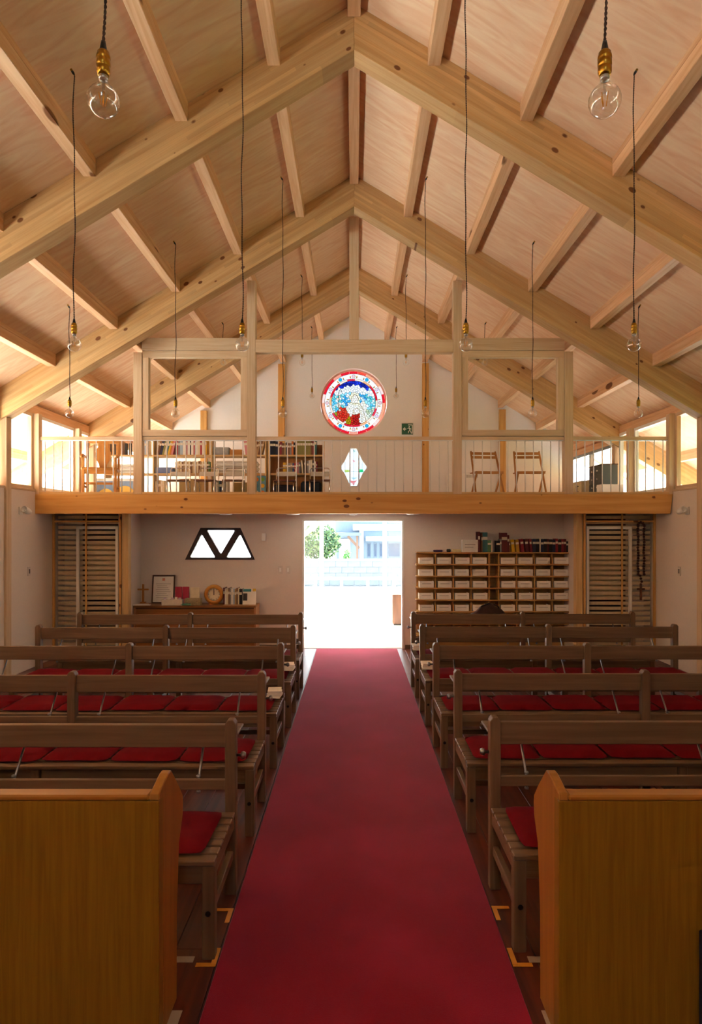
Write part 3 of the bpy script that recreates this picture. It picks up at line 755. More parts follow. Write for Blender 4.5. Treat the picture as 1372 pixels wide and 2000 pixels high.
def cushmesh(L, W, H, seed):
    rnd = random.Random(seed); bm = bmesh.new()
    nx, ny = 10, 8; top = []; bot = []
    for j in range(ny+1):
        for i in range(nx+1):
            u, v = i/nx*2-1, j/ny*2-1
            # rounded square outline
            p = 14; f = (abs(u)**p+abs(v)**p)**(1/p); m_ = max(abs(u), abs(v))
            sc_ = m_/f if f > 1e-6 else 1
            x, y = u*sc_*L/2, v*sc_*W/2
            e = (1-abs(u)**16)*(1-abs(v)**16)
            top.append(bm.verts.new((x, y, H*.35+H*.65*max(e, 0)**.5+rnd.uniform(-.002, .002)))); bot.append(bm.verts.new((x, y, H*.35-H*.35*max(e, 0)**.5)))
    for j in range(ny):
        for i in range(nx):
            a = j*(nx+1)+i
            bm.faces.new((top[a], top[a+1], top[a+nx+2], top[a+nx+1])); bm.faces.new((bot[a], bot[a+nx+1], bot[a+nx+2], bot[a+1]))
    bmesh.ops.remove_doubles(bm, verts=bm.verts, dist=1e-4)
    return frombm(bm, REDC, True)
CUSH = [cushmesh(.413, .43, .036, i) for i in range(4)]
NC = 6
cpos = ['nearest the aisle', 'second from the aisle', 'third from the aisle', 'fourth from the aisle', 'fifth from the aisle', 'farthest from the aisle']
for s in (-1, 1):
    proto = make_bench(s)
    for r in range(5):
        b = proto if r == 0 else copytree(proto)
        b.location = (s*XE[s][r], ROWS[s][r], 0)
        tag(b, f'brown slatted bench with open back, {RN[r]} row on the {SIDE[s]} side of the aisle', 'bench', 'rows of benches')
        for c in range(NC):
            x = XE[s][r]+.05+.212+c*.425
            o = link('seat_cushion', CUSH[(c+r*2) % 4], None, (s*x, ROWS[s][r]-.275+((c*7+r*3) % 3-1)*.008, .4285), (0, 0, ((c*5+r) % 5-2)*.012))
            tag(o, f'flat red seat cushion {cpos[c]} on the {RN[r]} bench, {SIDE[s]} side', 'cushion', 'red bench cushions')

# leaflets on the aisle ends of benches
for s, r in ((-1, 2), (-1, 3), (1, 3), (1, 4)):
    t = thing('leaflet_stack', f'small stack of white leaflets on the {RN[r]} bench at the aisle, {SIDE[s]} side', 'leaflets', (s*(XE[s][r]+.06), ROWS[s][r]-.16, .4690))
    for i in range(3):
        o = bx(t, 'leaflet', (-.055, .055), (-.075, .075), (i*.02, i*.02+.018), PAPER); o.rotation_euler = (0, 0, (i-1)*.08)

# cloth bag behind the rearmost bench back
def clothbag():
    bm = bmesh.new(); nu, nv = 22, 10; rings = []; rnd = random.Random(2)
    for i in range(nu+1):
        u = i/nu*2-1; H = .035+.135*max(0, 1-abs(u)**1.5)+.01*math.sin(u*11); D = .082*(1-.35*u**4); ring = []
        for j in range(nv):
            a = 2*math.pi*j/nv; c_, s_ = math.cos(a), math.sin(a)
            y = D*math.copysign(abs(c_)**.6, c_)*(1-.35*max(0, s_)); z = H/2+H/2*math.copysign(abs(s_)**.6, s_)
            ring.append(bm.verts.new((u*.21, y+.006*math.sin(u*7+a*2), max(0, z+rnd.uniform(-.004, .004)*(z > .01)))))
        rings.append(ring)
    for A, B in zip(rings, rings[1:]):
        for k_ in range(nv): bm.faces.new((A[k_], A[(k_+1) % nv], B[(k_+1) % nv], B[k_]))
    bm.faces.new(rings[0][::-1]); bm.faces.new(rings[-1])
    t = thing('cloth_bag', 'dark brown slumped cloth bag on the ledge of the rearmost bench, pigeonhole-shelf side', 'bag', (1.62, ROWS[1][4]+.128, .8005))
    link('bag_body', frombm(bm, mat('brown_cloth', '#3f2924', .9, var=.2, scale=20), True), t)
    tube(t, 'strap', [(-.12, -.02, .09), (-.09, -.03, .14), (0, -.03, .172), (.1, -.02, .14), (.13, -.01, .085)], .009, mat('bag_strap', '#2a1b18', .8), 8)
clothbag()

# ---- front screens of yellow veneer
def screen(s, X0, lab):
    y0, y1 = 2.394, 2.45
    t = thing('pew_screen', lab, 'pew screen', (s*X0, y0, 0))
    L = 2.55; zt = HC-.952
    bx(t, 'panel', (s*.0005, s*L), (-.006, y1-y0-.004), (.0, zt-.022), 'teak', .002, 'Z')
    bx(t, 'top_cap', (s*.0365, s*L), (-.008, y1-y0+.004), (zt-.022, zt), 'teakend', .008)
    prof = [(.0505, 0), (.235, 0), (.235, .35), (.262, .60), (.33-.004, .69), (.332, .735), (.325, .77), (.262, .83), (.19, .895), (.155, .932), (.12, .932), (.0, zt+.005), (-.006, zt-.0215), (.0505, zt-.0215)]
    # end board: profile seen from the aisle
    dd = .036
    prism(t, 'end_board', prof, (0, s*dd), wood('teakend', 'Z'), axis='X', bev=.004)
    bx(t, 'shelf', (s*.0365, s*L), (y1-y0, .25), (.60, .62), 'teakend', .003)
    prism(t, 'end_board', prof, (s*(L), s*(L+dd)), wood('teakend', 'Z'), axis='X', bev=.004)
screen(-1, .70, 'yellow veneered front screen in front of the benches on the trapezoid-window side')
screen(1, .735, 'yellow veneered front screen in front of the benches on the pigeonhole-shelf side')
o = bx(None, 'folder', (1.235, 1.46), (2.352, 2.384), (0.0, .42), mat('navy_cloth', '#232a4a', .7), .004); tag(o, 'navy blue folder leaning on the front screen, pigeonhole-shelf side', 'folder')

# ---- tape marks on the floor
YT = mat('yellow_tape', '#d8922a', .6); WT = mat('white_tape', '#b7a896', .7)
def ltape(x, y, sx, sy, row, lab):
    t = thing('tape_mark', lab, 'tape', (x, y, .0005), 0, 'tape corner marks')
    bx(t, 'strip', (0, sx*.085), (-.012, .012), (0, .002), YT); bx(t, 'strip', (-.012*0, sx*.022), (0, sy*.11), (.0021, .0035), YT)
ltape(-.588, 2.83, -1, 1, 0, 'yellow corner tape on the floor before the front bench leg, trapezoid-window side')
ltape(-.588, 3.24, -1, -1, 0, 'yellow corner tape on the floor behind the front bench leg, trapezoid-window side')
ltape(.674, 2.83, 1, 1, 0, 'yellow corner tape on the floor before the front bench leg, pigeonhole-shelf side')
ltape(.674, 3.26, 1, -1, 0, 'yellow corner tape on the floor behind the front bench leg, pigeonhole-shelf side')
for s, lab in ((-1, 'trapezoid-window'), (1, 'pigeonhole-shelf')):
    x = .66 if s < 0 else .72
    o = bx(None, 'tape_strip', (s*(x+.03), s*(x+.16)), (2.845, 2.885), (.0005, .002), WT); tag(o, f'short whitish tape strip on the floor under the front bench, {lab} side', 'tape')
    o = bx(None, 'tape_strip', (s*(x-.0), s*(x+.10)), (2.42, 2.56), (.0005, .002), WT); tag(o, f'whitish square floor patch beside the front screen foot, {lab} side', 'tape')

# ---- pendant lamps
def cordmesh(L):
    key = ('cord', round(L, 3))
    if key in CACHE: return CACHE[key]
    bm = bmesh.new(); pitch = .032; n = int(L/pitch*6)
    for ph in (0, math.pi):
        pts = []
        for i in range(n+1):
            z = -L*i/n; a = z/pitch*2*math.pi+ph
            wob = .004*math.sin(z*5.1)+.003*math.sin(z*11+1)
            if i == 0 or i == n: wob = 0
            pts.append((.0024*math.cos(a)+wob, .0024*math.sin(a)+wob*.5, z))
        tubebm(bm, pts, .0026, 4)
    CACHE[key] = frombm(bm, CORD, True); return CACHE[key]
SOCK = lathemesh([(0, .075), (.014, .075), (.018, .070), (.0175, .064), (.020, .061), (.021, .052), (.0185, .049), (.0205, .046), (.0205, .030), (.0185, .028), (.020, .025), (.020, .010), (.0175, .006), (.016, 0), (0, 0)], BRASS, 20)
CAPM = lathemesh([(0, .030), (.006, .030), (.008, .020), (.011, .004), (.012, 0), (0, 0)], BLACK, 12)
def bulbprof():
    R_ = .0475; pr = [(.0125, .0)]
    pr += [(.0125, -.008), (.014, -.016), (.018, -.024)]
    c = -.0735
    for i in range(15):
        a = math.radians(62-i*152/14) if i < 14 else -math.pi/2
        pr.append((R_*math.cos(a), c+R_*math.sin(a)))
    return pr
BULB = lathemesh(bulbprof(), BULBG, 28)
BASE = lathemesh([(0, .004), (.0135, .004), (.0138, -.006), (.0128, -.012), (0, -.012)], mat('bulb_base', '#a9a6a0', .3, .8), 16)
STEM = lathemesh([(0, -.012), (.006, -.012), (.0045, -.03), (.0035, -.045), (.005, -.05), (0, -.052)], thinglass('stem_glass', (.86, .88, .9), 1.2), 12)
FIL = mat('filament_phosphor', '#e89a18', .5, var=.03)
def filmesh():
    bm = bmesh.new()
    for i in range(4):
        a = i*math.pi/2+.5
        tubebm(bm, [(.013*math.cos(a), .013*math.sin(a), -.052), (.006*math.cos(a), .006*math.sin(a), -.088)], .0013, 6)
    return frombm(bm, FIL, True)
FILM = filmesh()
HOOK = lathemesh([(0, -.001), (.016, -.001), (.016, -.004), (.008, -.006), (.008, -.066), (.0065, -.070), (0, -.070)], BRASS, 14)
HOOKE = lathemesh([(0, -.066), (.0085, -.066), (.0085, -.082), (.004, -.096), (0, -.096)], BLACK, 10)
ZB = HC+1.283               # globe centre
def pendant(x, y, zb, lab):
    s = 1 if x > 0 else -1
    zt = zc(abs(x))
    base = zb+.0735          # where the globe meets the socket
    t = thing('pendant_lamp', lab, 'pendant lamp', (x, y, base), 0, 'bare bulb pendants')
    nrm = Vector((-s*math.sin(ANG), 0, -math.cos(ANG)))
    off = nrm*.092           # the hook stands square to the sloping ceiling
    h = link('ceiling_hook', HOOK, t, (-off.x, 0, zt-base+SL*abs(off.x)-.002), (0, s*ANG, 0))
    e = link('hook_sleeve', HOOKE, h)
    top = h.location+off
    L = top.z-.105
    link('cord', cordmesh(L), t, (0, 0, .105+L))
    sk = link('socket', SOCK, t); link('socket_cap', CAPM, sk, (0, 0, .075))
    b = link('bulb', BULB, t); link('bulb_base', BASE, b); link('stem', STEM, b); link('filament', FILM, b)
LOFTZ = HC+(CY-708)*10.12/F
for d, zb, xs, rowlab in ((1.99, ZB, (.75,), 'above the altar step'), (4.61, ZB, (.775, 1.94), 'above the second bench'), (7.32, ZB, (.785, 1.965, 3.13), 'above the fourth bench'),
                  (10.12, LOFTZ, (.79, 1.99), 'just behind the loft railing'), (12.65, LOFTZ, (.80, 1.98), 'close to the gable wall')):
    for x in xs:
        for s in (-1, 1):
            where = {.75: 'next to the ridge', .8: 'next to the ridge', .79: 'next to the ridge', .785: 'next to the ridge', .775: 'next to the ridge', 3.13: 'nearest the eaves'}.get(x, 'halfway down the slope')
            pendant(s*x, d, zb, f'bare bulb pendant {rowlab}, {where}, {SIDE[s]} side')

# ---- small fittings
for s, lab in ((-1, 'beside the sideboard alcove'), (1, 'beside the rosary')):
    t = thing('wall_spotlight', f'small white spotlight on the side wall under the loft beam, {SIDE[s]} side', 'spotlight', (s*(XW-.0), 8.62, 2.10))
    bx(t, 'wall_plate', (0, -s*.02), (-.04, .04), (-.05, .05), WHITE, .004)
    o = link('lamp_head', lathemesh([(0, -.06), (.03, -.06), (.04, -.02), (.042, .06), (.036, .06), (.03, .0), (0, -.01)], WHITE, 18), t, (-s*.09, 0, 0)); o.rotation_euler = (1.2, s*.5, 0)
    bx(t, 'arm', (-s*.02, -s*.07), (-.01, .01), (-.01, .01), WHITE)
    t = thing('wall_switch', f'small grey wall switch {lab}', 'switch', (s*XW, 8.85, 1.30), 0)
    bx(t, 'switch_plate', (0, -s*.008), (-.035, .035), (-.06, .06), mat('switch_grey', '#cfc6bd', .5), .003); bx(t, 'rocker', (-s*.008, -s*.015), (-.015, .015), (-.03, .03), mat('switch_dark', '#6e665f', .5), .002)
for px, lab in ((440, 'above the trapezoid window'), (572, 'above the door jamb by the sideboard'), (808, 'above the door jamb by the pigeonholes')):
    p = pt(px, 1003, 9.7)
    t = thing('ceiling_downlight', f'flat white disc downlight under the loft {lab}', 'downlight', (p.x, 9.75, 2.105), 0, 'downlights under the loft')
    link('housing', lathemesh([(0, -.03), (.085, -.03), (.1, -.02), (.1, 0), (0, 0)], WHITE, 24), t); link('diffuser', lathemesh([(0, -.034), (.07, -.034), (.07, -.03), (0, -.03)], PAPER, 24), t)
t = thing('smoke_detector', 'white square smoke detector under the loft above the doorway', 'detector', (-.01, 9.75, 2.105)); bx(t, 'base', (-.06, .06), (-.06, .06), (-.035, 0), WHITE, .006); bx(t, 'sensor', (-.03, .03), (-.03, .03), (-.045, -.035), WHITE, .006)
p = pt(516, 1049, YD)
t = thing('wall_sensor', 'small white wall box beside the trapezoid window', 'sensor', (p.x, YD, p.z)); bx(t, 'body', (-.03, .03), (-.05, -.001), (-.06, .06), WHITE, .006); bx(t, 'lens', (-.02, .02), (-.055, -.05), (-.04, 0), PAPER, .002)
for px in (548, 563):
    p = pt(px, 1113, YD); t = thing('wall_switch', 'pale switch plate on the entrance wall, '+('farther from' if px < 550 else 'nearer to')+' the doorway than its twin', 'switch', (p.x, YD, p.z), 0, 'switch plates by the doorway')
    bx(t, 'switch_plate', (-.035, .035), (-.008, -.001), (-.06, .06), mat('switch_pale', '#d8cfc6', .5), .002); bx(t, 'rocker', (-.015, .015), (-.012, -.008), (-.03, .03), WHITE, .002)

# ---- sideboard with the things on it
ZS = .717; YS0, YS1 = 9.95, 10.35
t = thing('sideboard', 'low brown wooden sideboard with sliding doors under the trapezoid window', 'sideboard', (-2.385, YS0, 0))
hw = .915
bx(t, 'top', (-hw, hw), (-.01, .40), (ZS-.03, ZS), 'cabinet', .003)
for q in (-1, 1): bx(t, 'side_panel', (q*hw, q*(hw-.03)), (0, .4), (.04, ZS-.03), mat('side_panel_pink', '#a8744a', .5), .002)
bx(t, 'back_panel', (-hw+.03, hw-.03), (.385, .4), (.04, ZS-.03), 'cabinet'); bx(t, 'plinth', (-hw+.01, hw-.01), (.02, .38), (0, .04), 'walnut')
for i, (a, b) in enumerate(((-hw+.03, .02), (.02, hw-.03))):
    dr = bx(t, 'sliding_door', (a, b), (.01+.02*(i == 0), .028+.02*(i == 0)), (.04, ZS-.05), 'cabinet', .002)
    link('knob', lathemesh([(0, 0), (.012, 0), (.016, .012), (.010, .02), (0, .021)], PAPER, 12), dr, (-.38 if i else .40, -.009, .20), (math.pi/2, 0, 0))
bx(t, 'door_groove', (-hw+.03, hw-.03), (.008, .03), (ZS-.05, ZS-.03), 'walnut')
def onS(px): return (px-CX)*10.15/F
# cross
t = thing('wooden_cross', 'brown wooden standing cross on the sideboard beside the yellow post', 'cross', (onS(281), 10.12, ZS))
bx(t, 'foot', (-.065, .065), (-.05, .05), (0, .02), 'honey', .004); bx(t, 'foot_step', (-.04, .04), (-.03, .03), (.02, .04), 'honey', .004)
bx(t, 'upright', (-.014, .014), (-.012, .012), (.04, .31), 'honey', .003); bx(t, 'crossbar', (-.085, .085), (-.011, .011), (.215, .24), 'honey', .003)
# certificate
t = thing('framed_certificate', 'framed white certificate with a red seal leaning on the wall above the sideboard', 'picture frame', (onS(315), 10.24, ZS)); t.rotation_euler = (-.14, 0, 0)
w2, h2 = .175, .44
for a, b, c, d in ((-w2, w2, 0, .022), (-w2, w2, h2-.022, h2), (-w2, -w2+.02, .022, h2-.022), (w2-.02, w2, .022, h2-.022)): bx(t, 'frame_side', (a, b), (-.012, .012), (c, d), 'walnut', .003)
bx(t, 'sheet', (-w2+.02, w2-.02), (-.004, .008), (.022, h2-.022), PAPER)
INK = mat('ink_grey', '#a8a29a', .8); SEAL = mat('seal_red', '#d8917a', .8)
bx(t, 'seal', (-.02, .02), (-.006, -.004), (.35, .39), SEAL)
for i in range(8): bx(t, 'text_line', (-.115+.01*(i % 3), .115-.02*((i*3) % 4)), (-.0055, -.004), (.30-i*.03, .306-i*.03), INK)
# boxes, crafts and basket
t = thing('card_box', 'long white card box of leaflets at the sideboard edge', 'box', (onS(342), 10.02, ZS)); bx(t, 'box_body', (-.155, .155), (-.05, .05), (0, .09), mat('card_white', '#d9cfc2', .8), .003)
for i in range(5): bx(t, 'leaflet', (-.13+i*.055, -.09+i*.055), (-.02, -.01), (.09, .115+.01*(i % 2)), [mat('leaf_lilac', '#c9b6c9', .8), PAPER][i % 2])
t = thing('leaflet_tray', 'flat tray of pale papers beside the cross on the sideboard', 'papers', (onS(287), 10.0, ZS)); bx(t, 'tray', (-.24, .10), (-.035, .035), (0, .012), PAPER, .002); bx(t, 'paper_sheet', (-.2, .07), (-.03, .03), (.012, .02), PAPER)
for i, px in enumerate((347, 361)):
    o = bx(None, 'booklet', (onS(px)-.05, onS(px)+.05), (10.20, 10.23), (ZS, ZS+.26), mat('booklet_red', '#b8324c', .6), .002); tag(o, 'raspberry red booklet behind the card box, next to the '+('framed certificate', 'cream card')[i], 'booklet', 'red booklets on the sideboard')
o = bx(None, 'card_sign', (onS(370), onS(388)), (10.21, 10.225), (ZS, ZS+.25), mat('card_cream', '#ecdfc0', .8), .001); tag(o, 'cream card standing beside the red booklets', 'card')
t = thing('wicker_basket', 'small woven tray basket in front of the cream card', 'basket', (onS(381), 10.05, ZS)); bk = mat('wicker', '#a89772', .8, var=.25, scale=80, bump=.6)
bx(t, 'basket_base', (-.115, .115), (-.06, .06), (0, .012), bk)
for a, b, c, d in ((-.12, .12, -.065, -.055), (-.12, .12, .055, .065), (-.12, -.11, -.055, .055), (.11, .12, -.055, .055)): bx(t, 'basket_side', (a, b), (c, d), (0, .10), bk, .003)
o = bx(None, 'green_cloth', (onS(358), onS(378)), (9.97, 10.0), (ZS, ZS+.03), mat('green_cloth', '#5f8f78', .9), .008); tag(o, 'folded green cloth at the front edge of the sideboard', 'cloth')
# clock
t = thing('table_clock', 'round clock with a wide orange wooden rim on the sideboard', 'clock', (onS(418), 10.16, ZS+.15))
o = link('rim', lathemesh([(.095, -.03), (.10, -.04), (.115, -.045), (.135, -.04), (.148, -.02), (.15, .02), (.0, .02), (0, 0), (.095, 0)], mat('clock_rim', '#c98a35', .4, var=.1), 40), t); o.rotation_euler = (math.pi/2, 0, 0); o.scale = (1, 1, -1)
o = link('dial', lathemesh([(0, .0), (.097, .0)], mat('clock_dial', '#e9dfc4', .6), 40), t, (0, -.006, 0)); o.rotation_euler = (math.pi/2, 0, 0)
bx(t, 'minute_hand', (-.004, .004), (-.014, -.01), (-.01, .078), BLACK); bx(t, 'hour_hand', (-.005, .005), (-.012, -.008), (-.01, .055), BLACK)
for i in range(12):
    a = i*math.pi/6; o = bx(t, 'hour_mark', (-.003, .003), (-.012, -.008), (-.008, .008), BLACK); o.location = (.083*math.sin(a), -.009, .083*math.cos(a)); o.rotation_euler = (0, a, 0)
bx(t, 'stand', (-.07, .07), (-.03, .03), (-.15, -.135), 'honey', .003)

# ---- books: cover, spine and page block in one small mesh
def bookmesh(th, h, dp, col):
    key = ('book', round(th, 3), round(h, 3), round(dp, 3), col)
    if key in CACHE: return CACHE[key]
    bm = bmesh.new()
    def b(x0, x1, y0, y1, z0, z1, mi):
        r = bmesh.ops.create_cube(bm, size=1)
        for v in r['verts']: v.co = Vector(((x0+x1)/2+v.co.x*(x1-x0), (y0+y1)/2+v.co.y*(y1-y0), (z0+z1)/2+v.co.z*(z1-z0)))
        for f in {f for v in r['verts'] for f in v.link_faces}: f.material_index = mi
    c = min(.0025, th*.15)
    b(-th/2, -th/2+c, 0, dp, 0, h, 0); b(th/2-c, th/2, 0, dp, 0, h, 0); b(-th/2+c, th/2-c, 0, c, 0, h, 0)
    b(-th/2+c, th/2-c, c, dp-.004, .003, h-.003, 1)
    b(-th/2+c*.5, th/2-c*.5, -.0008, 0, h*.62, h*.78, 2)
    CACHE[key] = frombm(bm, [mat('book_'+col, BOOKC[col], .55, var=.05), PAPER, mat('book_label', '#e5ddcc', .7)]); return CACHE[key]
BOOKC = {'dark red': '#5e1c20', 'red': '#b03038', 'crimson': '#8c2030', 'navy': '#262a44', 'black': '#242022', 'blue': '#3f5f96', 'teal': '#3f7478', 'green': '#5d8a5a', 'yellow': '#e0b428', 'mustard': '#b8902e',
         'cream': '#e4d9bc', 'white': '#ece8e0', 'grey': '#8d8d8c', 'brown': '#7a5233', 'tan': '#b3966a', 'orange': '#d97a35', 'pale blue': '#a9bccb', 'olive': '#8b8848', 'pink': '#d88a90', 'maroon': '#6a2222'}
ORD = 'first second third fourth fifth sixth seventh eighth ninth tenth eleventh twelfth thirteenth fourteenth fifteenth sixteenth seventeenth eighteenth nineteenth twentieth twenty-first twenty-second'.split()
def bookrow(x0, y, z, specs, where, group, start=0):
    """specs: list of (colour, thickness, height, lean degrees); where names what the count starts from"""
    x = x0; pl, ph = 0, 0
    for i, (col, th, h, lean) in enumerate(specs):
        a = math.radians(lean)
        if lean == 0 and pl > 0: x += ph*math.sin(pl)+.002
        if lean < 0 and pl >= 0: x += h*math.sin(-a)+.002
        st = th/math.cos(a)
        o = link('book', bookmesh(th, h, min(.2, h*.75), col), None, (x+st/2, y, z+abs(math.sin(a))*th/2+.0005), (0, a, 0))
        tag(o, f'{col} {"thick " if th>.035 else ""}{"leaning " if lean else ""}book, {ORD[i+start]} {where}', 'book', group)
        x += st+.002; pl, ph = max(a, 0) if lean else 0, h
    return x
bookrow(onS(437), 10.12, ZS, [('maroon', .022, .255, 0), ('white', .02, .24, 0), ('cream', .03, .235, 0), ('brown', .018, .25, 0), ('grey', .02, .24, 0), ('white', .03, .235, 0), ('pale blue', .02, .24, 0), ('tan', .025, .235, 0), ('brown', .02, .25, 0), ('cream', .02, .24, 0), ('black', .04, .235, 0)],
        'from the clock on the sideboard', 'books on the sideboard')
t = thing('picture_booklets', 'large picture book with white and dark cover facing out beside the sideboard books', 'book', (onS(488), 10.1, ZS)); t.rotation_euler = (-.12, 0, 0)
bx(t, 'cover', (-.1, .1), (-.006, .006), (0, .24), PAPER, .002); bx(t, 'dark_print', (-.095, -.03), (-.0075, -.006), (.06, .17), BLACK); bx(t, 'teal_band', (-.095, .03), (-.0075, -.006), (.195, .235), mat('teal_print', '#3f8a92', .6)); bx(t, 'yellow_corner', (.05, .1), (-.0075, -.006), (.2, .24), mat('yellow_print', '#d9b23a', .6))

# ---- pigeonhole shelves
YP0, YP1 = 10.12, 10.36
SP = F/YP0
xs0, xs1 = (814-CX)/SP, (1116-CX)/SP
t = thing('pigeonhole_shelves', 'wide open wooden pigeonhole shelves along the entrance wall', 'shelves', ((xs0+xs1)/2, YP0, 0))
hw = (xs1-xs0)/2
ZSH = [HC+(CY-1080-i*23.1)/SP for i in range(8)]
for i, z in enumerate(ZSH):
    bx(t, 'shelf_board', (-hw, hw), (0, YP1-YP0), (z-.011, z+.011), 'shelf', .004)
bx(t, 'back_panel', (-hw+.02, hw), (YP1-YP0-.012, YP1-YP0), (0, ZSH[0]-.011), 'shelf')
cols = [(-hw+.02+i*.272) for i in range(5)]; cols2 = [(hw-.005-i*.272) for i in range(5)][::-1]
for c in cols[1:]+cols2:
    for zt_, zb_ in zip(ZSH, ZSH[1:]):
        bx(t, 'divider', (c-.009, c+.009), (.015, YP1-YP0-.012), (zb_+.011, zt_-.011), 'shelf')
for i in range(8):
    tube(t, 'end_glint', [(-hw-.012, .02, ZSH[i]), (-hw+.001, .02, ZSH[i])], .016, CHROME, 10)  # chrome stubs stand in for highlights on the rounded board ends
for x in (-hw+.005, hw-.005): bx(t, 'foot', (x-.012, x+.012), (.03, YP1-YP0), (0, ZSH[-1]-.011), 'shelf')
BOXM = PAPER
gb = thing('name_box', 'white paper name box in the pigeonhole shelves', 'box', (0, 0, 0), 0, 'white boxes in the pigeonholes')
wb = .215
bx(gb, 'box_front', (-wb/2, wb/2), (0, .004), (0, .098), BOXM, .001); bx(gb, 'box_base', (-wb/2, wb/2), (.004, .2), (0, .004), BOXM)
for q in (-1, 1): bx(gb, 'box_side', (q*wb/2, q*(wb/2-.004)), (.004, .2), (.004, .09), BOXM)
bx(gb, 'name_line', (-.07, .07), (-.001, 0), (.055, .062), INK)
first = True
for zi in range(1, 7):
    for c in range(8):
        x = (cols[c]+.136 if c < 4 else cols2[c-4]+.136) + random.uniform(-.008, .008)
        o = gb if first else copytree(gb); first = False
        o['label'] = f'white paper name box in the {ORD[zi-1]} pigeonhole row down, {ORD[c]} from the doorway'
        o.location = ((xs0+xs1)/2+x, YP0+.02, ZSH[zi]+.0115)
ZT = ZSH[0]+.0115
def onP(px): return (px-CX)*10.2/F
o = bx(None, 'spectacle_case', (onP(847), onP(865)), (10.19, 10.25), (ZT, ZT+.035), mat('purple_case', '#4a3058', .6), .01); tag(o, 'small dark purple case on the pigeonhole shelf top', 'case')
o = bx(None, 'spectacle_case', (onP(873), onP(881)), (10.19, 10.25), (ZT, ZT+.045), BLACK, .01); tag(o, 'small black case on the pigeonhole shelf top', 'case')
o = bx(None, 'note_pad', (onP(884), onP(900)), (10.17, 10.28), (ZT, ZT+.04), mat('pad_cream', '#e2d3a0', .7), .002); tag(o, 'cream note pad lying on the pigeonhole shelf top', 'note pad')
t = thing('tissue_box', 'white box standing on the pigeonhole shelf top', 'box', (onP(918), 10.22, ZT)); bx(t, 'box_body', (-.12, .12), (-.06, .06), (0, .185), PAPER, .003); bx(t, 'print_line', (-.08, .08), (-.0615, -.06), (.11, .12), INK); bx(t, 'print_line', (-.08, .05), (-.0615, -.06), (.07, .078), INK)
W1 = 'in the left-open row on the pigeonhole shelf top'
W1 = 'from the white box above the pigeonholes'
bookrow(onP(933.5), 10.16, ZT, [('maroon', .03, .31, 0)], W1, 'books above the pigeonholes')
bookrow(onP(940), 10.16, ZT, [('brown', .016, .29, 0), ('teal', .075, .30, 0), ('green', .05, .18, 0), ('cream', .022, .17, 0)], W1, 'books above the pigeonholes', 1)
W2 = 'in the long dark row above the pigeonholes'
bookrow(onP(969), 10.16, ZT, [('black', .055, .175, 0), ('grey', .022, .2, 0), ('maroon', .085, .295, 0), ('dark red', .03, .26, 0)], 'in the short row next to the yellow books above the pigeonholes', 'books above the pigeonholes')
bookrow(onP(994), 10.16, ZT, [('brown', .018, .17, 0), ('yellow', .045, .19, -6), ('mustard', .05, .19, -6), ('crimson', .045, .20, -6), ('dark red', .045, .20, -6), ('crimson', .03, .20, -6), ('navy', .05, .20, 0), ('black', .05, .20, 0), ('cream', .02, .21, 0), ('navy', .04, .19, 0), ('black', .05, .20, 0), ('dark red', .03, .2, 0), ('black', .05, .195, 0), ('navy', .045, .19, 0), ('crimson', .035, .205, 0), ('black', .05, .19, 0), ('crimson', .03, .2, 0), ('dark red', .04, .2, 0), ('black', .06, .165, 0), ('navy', .05, .165, 0), ('black', .05, .165, 0)][:21], W2, 'books above the pigeonholes')

# ---- rosary on the right-hand louvre
def rosary():
    xr, yr = (1256-CX)*9.45/F, YB-.012
    t = thing('rosary', 'large dark wooden rosary hanging on the louvre screen', 'rosary', (xr, yr, 0))
    bm = bmesh.new()
    if 'bead' not in CACHE:
        b = bmesh.new(); bmesh.ops.create_icosphere(b, subdivisions=2, radius=.019); CACHE['bead'] = frombm(b, mat('rosary_wood', '#4a241c', .4, var=.1), True)
    z0, z1 = HC+(CY-1022)*9.45/F, HC+(CY-1125)*9.45/F
    pts = []
    for i in range(19): pts.append((-.04-.004*math.sin(i), z0-.04-i*(z0-z1-.06)/18))
    for i in range(19): pts.append((.045+.004*math.cos(i), z0-.04-i*(z0-z1-.06)/18))
    for a in range(5): pts.append((.04*math.cos(a*math.pi/4), z0-.02+.035*math.sin(a*math.pi/4)))
    for i in range(3): pts.append((0+.01*i-.01, z1-.0-i*.042))
    for x, z in pts: link('bead', CACHE['bead'], t, (x, 0, z))
    zc_ = z1-.13
    bx(t, 'crucifix_upright', (-.014, .014), (-.01, .01), (zc_-.22, zc_+.02), mat('rosary_cross', '#6a3a22', .5), .003); bx(t, 'crucifix_arm', (-.055, .055), (-.009, .009), (zc_-.075, zc_-.047), mat('rosary_cross', '#6a3a22', .5), .003)
rosary()

# ================================================================== loft
def onL(px, d): return (px-CX)*d/F
YK = 11.2          # bookcase front
BOARDZ = [.06, .455, .765]
def bookcase(x0, x1, ups, lab, back):
    t = thing('bookcase', lab, 'bookcase', ((x0+x1)/2, YK, ZL)); L = (x0+x1)/2
    for z in BOARDZ: bx(t, 'shelf_board', (x0-L, x1-L), (.005, .27), (z-.014, z+.014), 'blond', .002)
    for u in ups: bx(t, 'upright', (u-L-.012, u-L+.012), (0, .28), (0, 1.04), 'blond', .002)
    if back: bx(t, 'back_panel', (x0-L, x1-L), (.275, .285), (.0, .98), 'honey')
    return t
bookcase(-4.2, -1.475, (-4.19, -3.38, -2.40, -1.487), 'long low blond bookcase with leaning books in the loft', False)
bookcase(-1.455, -.51, (-1.443, -.522), 'short blond bookcase with brown back panel next to the diamond window', True)
ZK = [ZL+z+.0145 for z in BOARDZ]
G = 'books in the loft bookcases'
WT_ = 'on the long bookcase top tier'
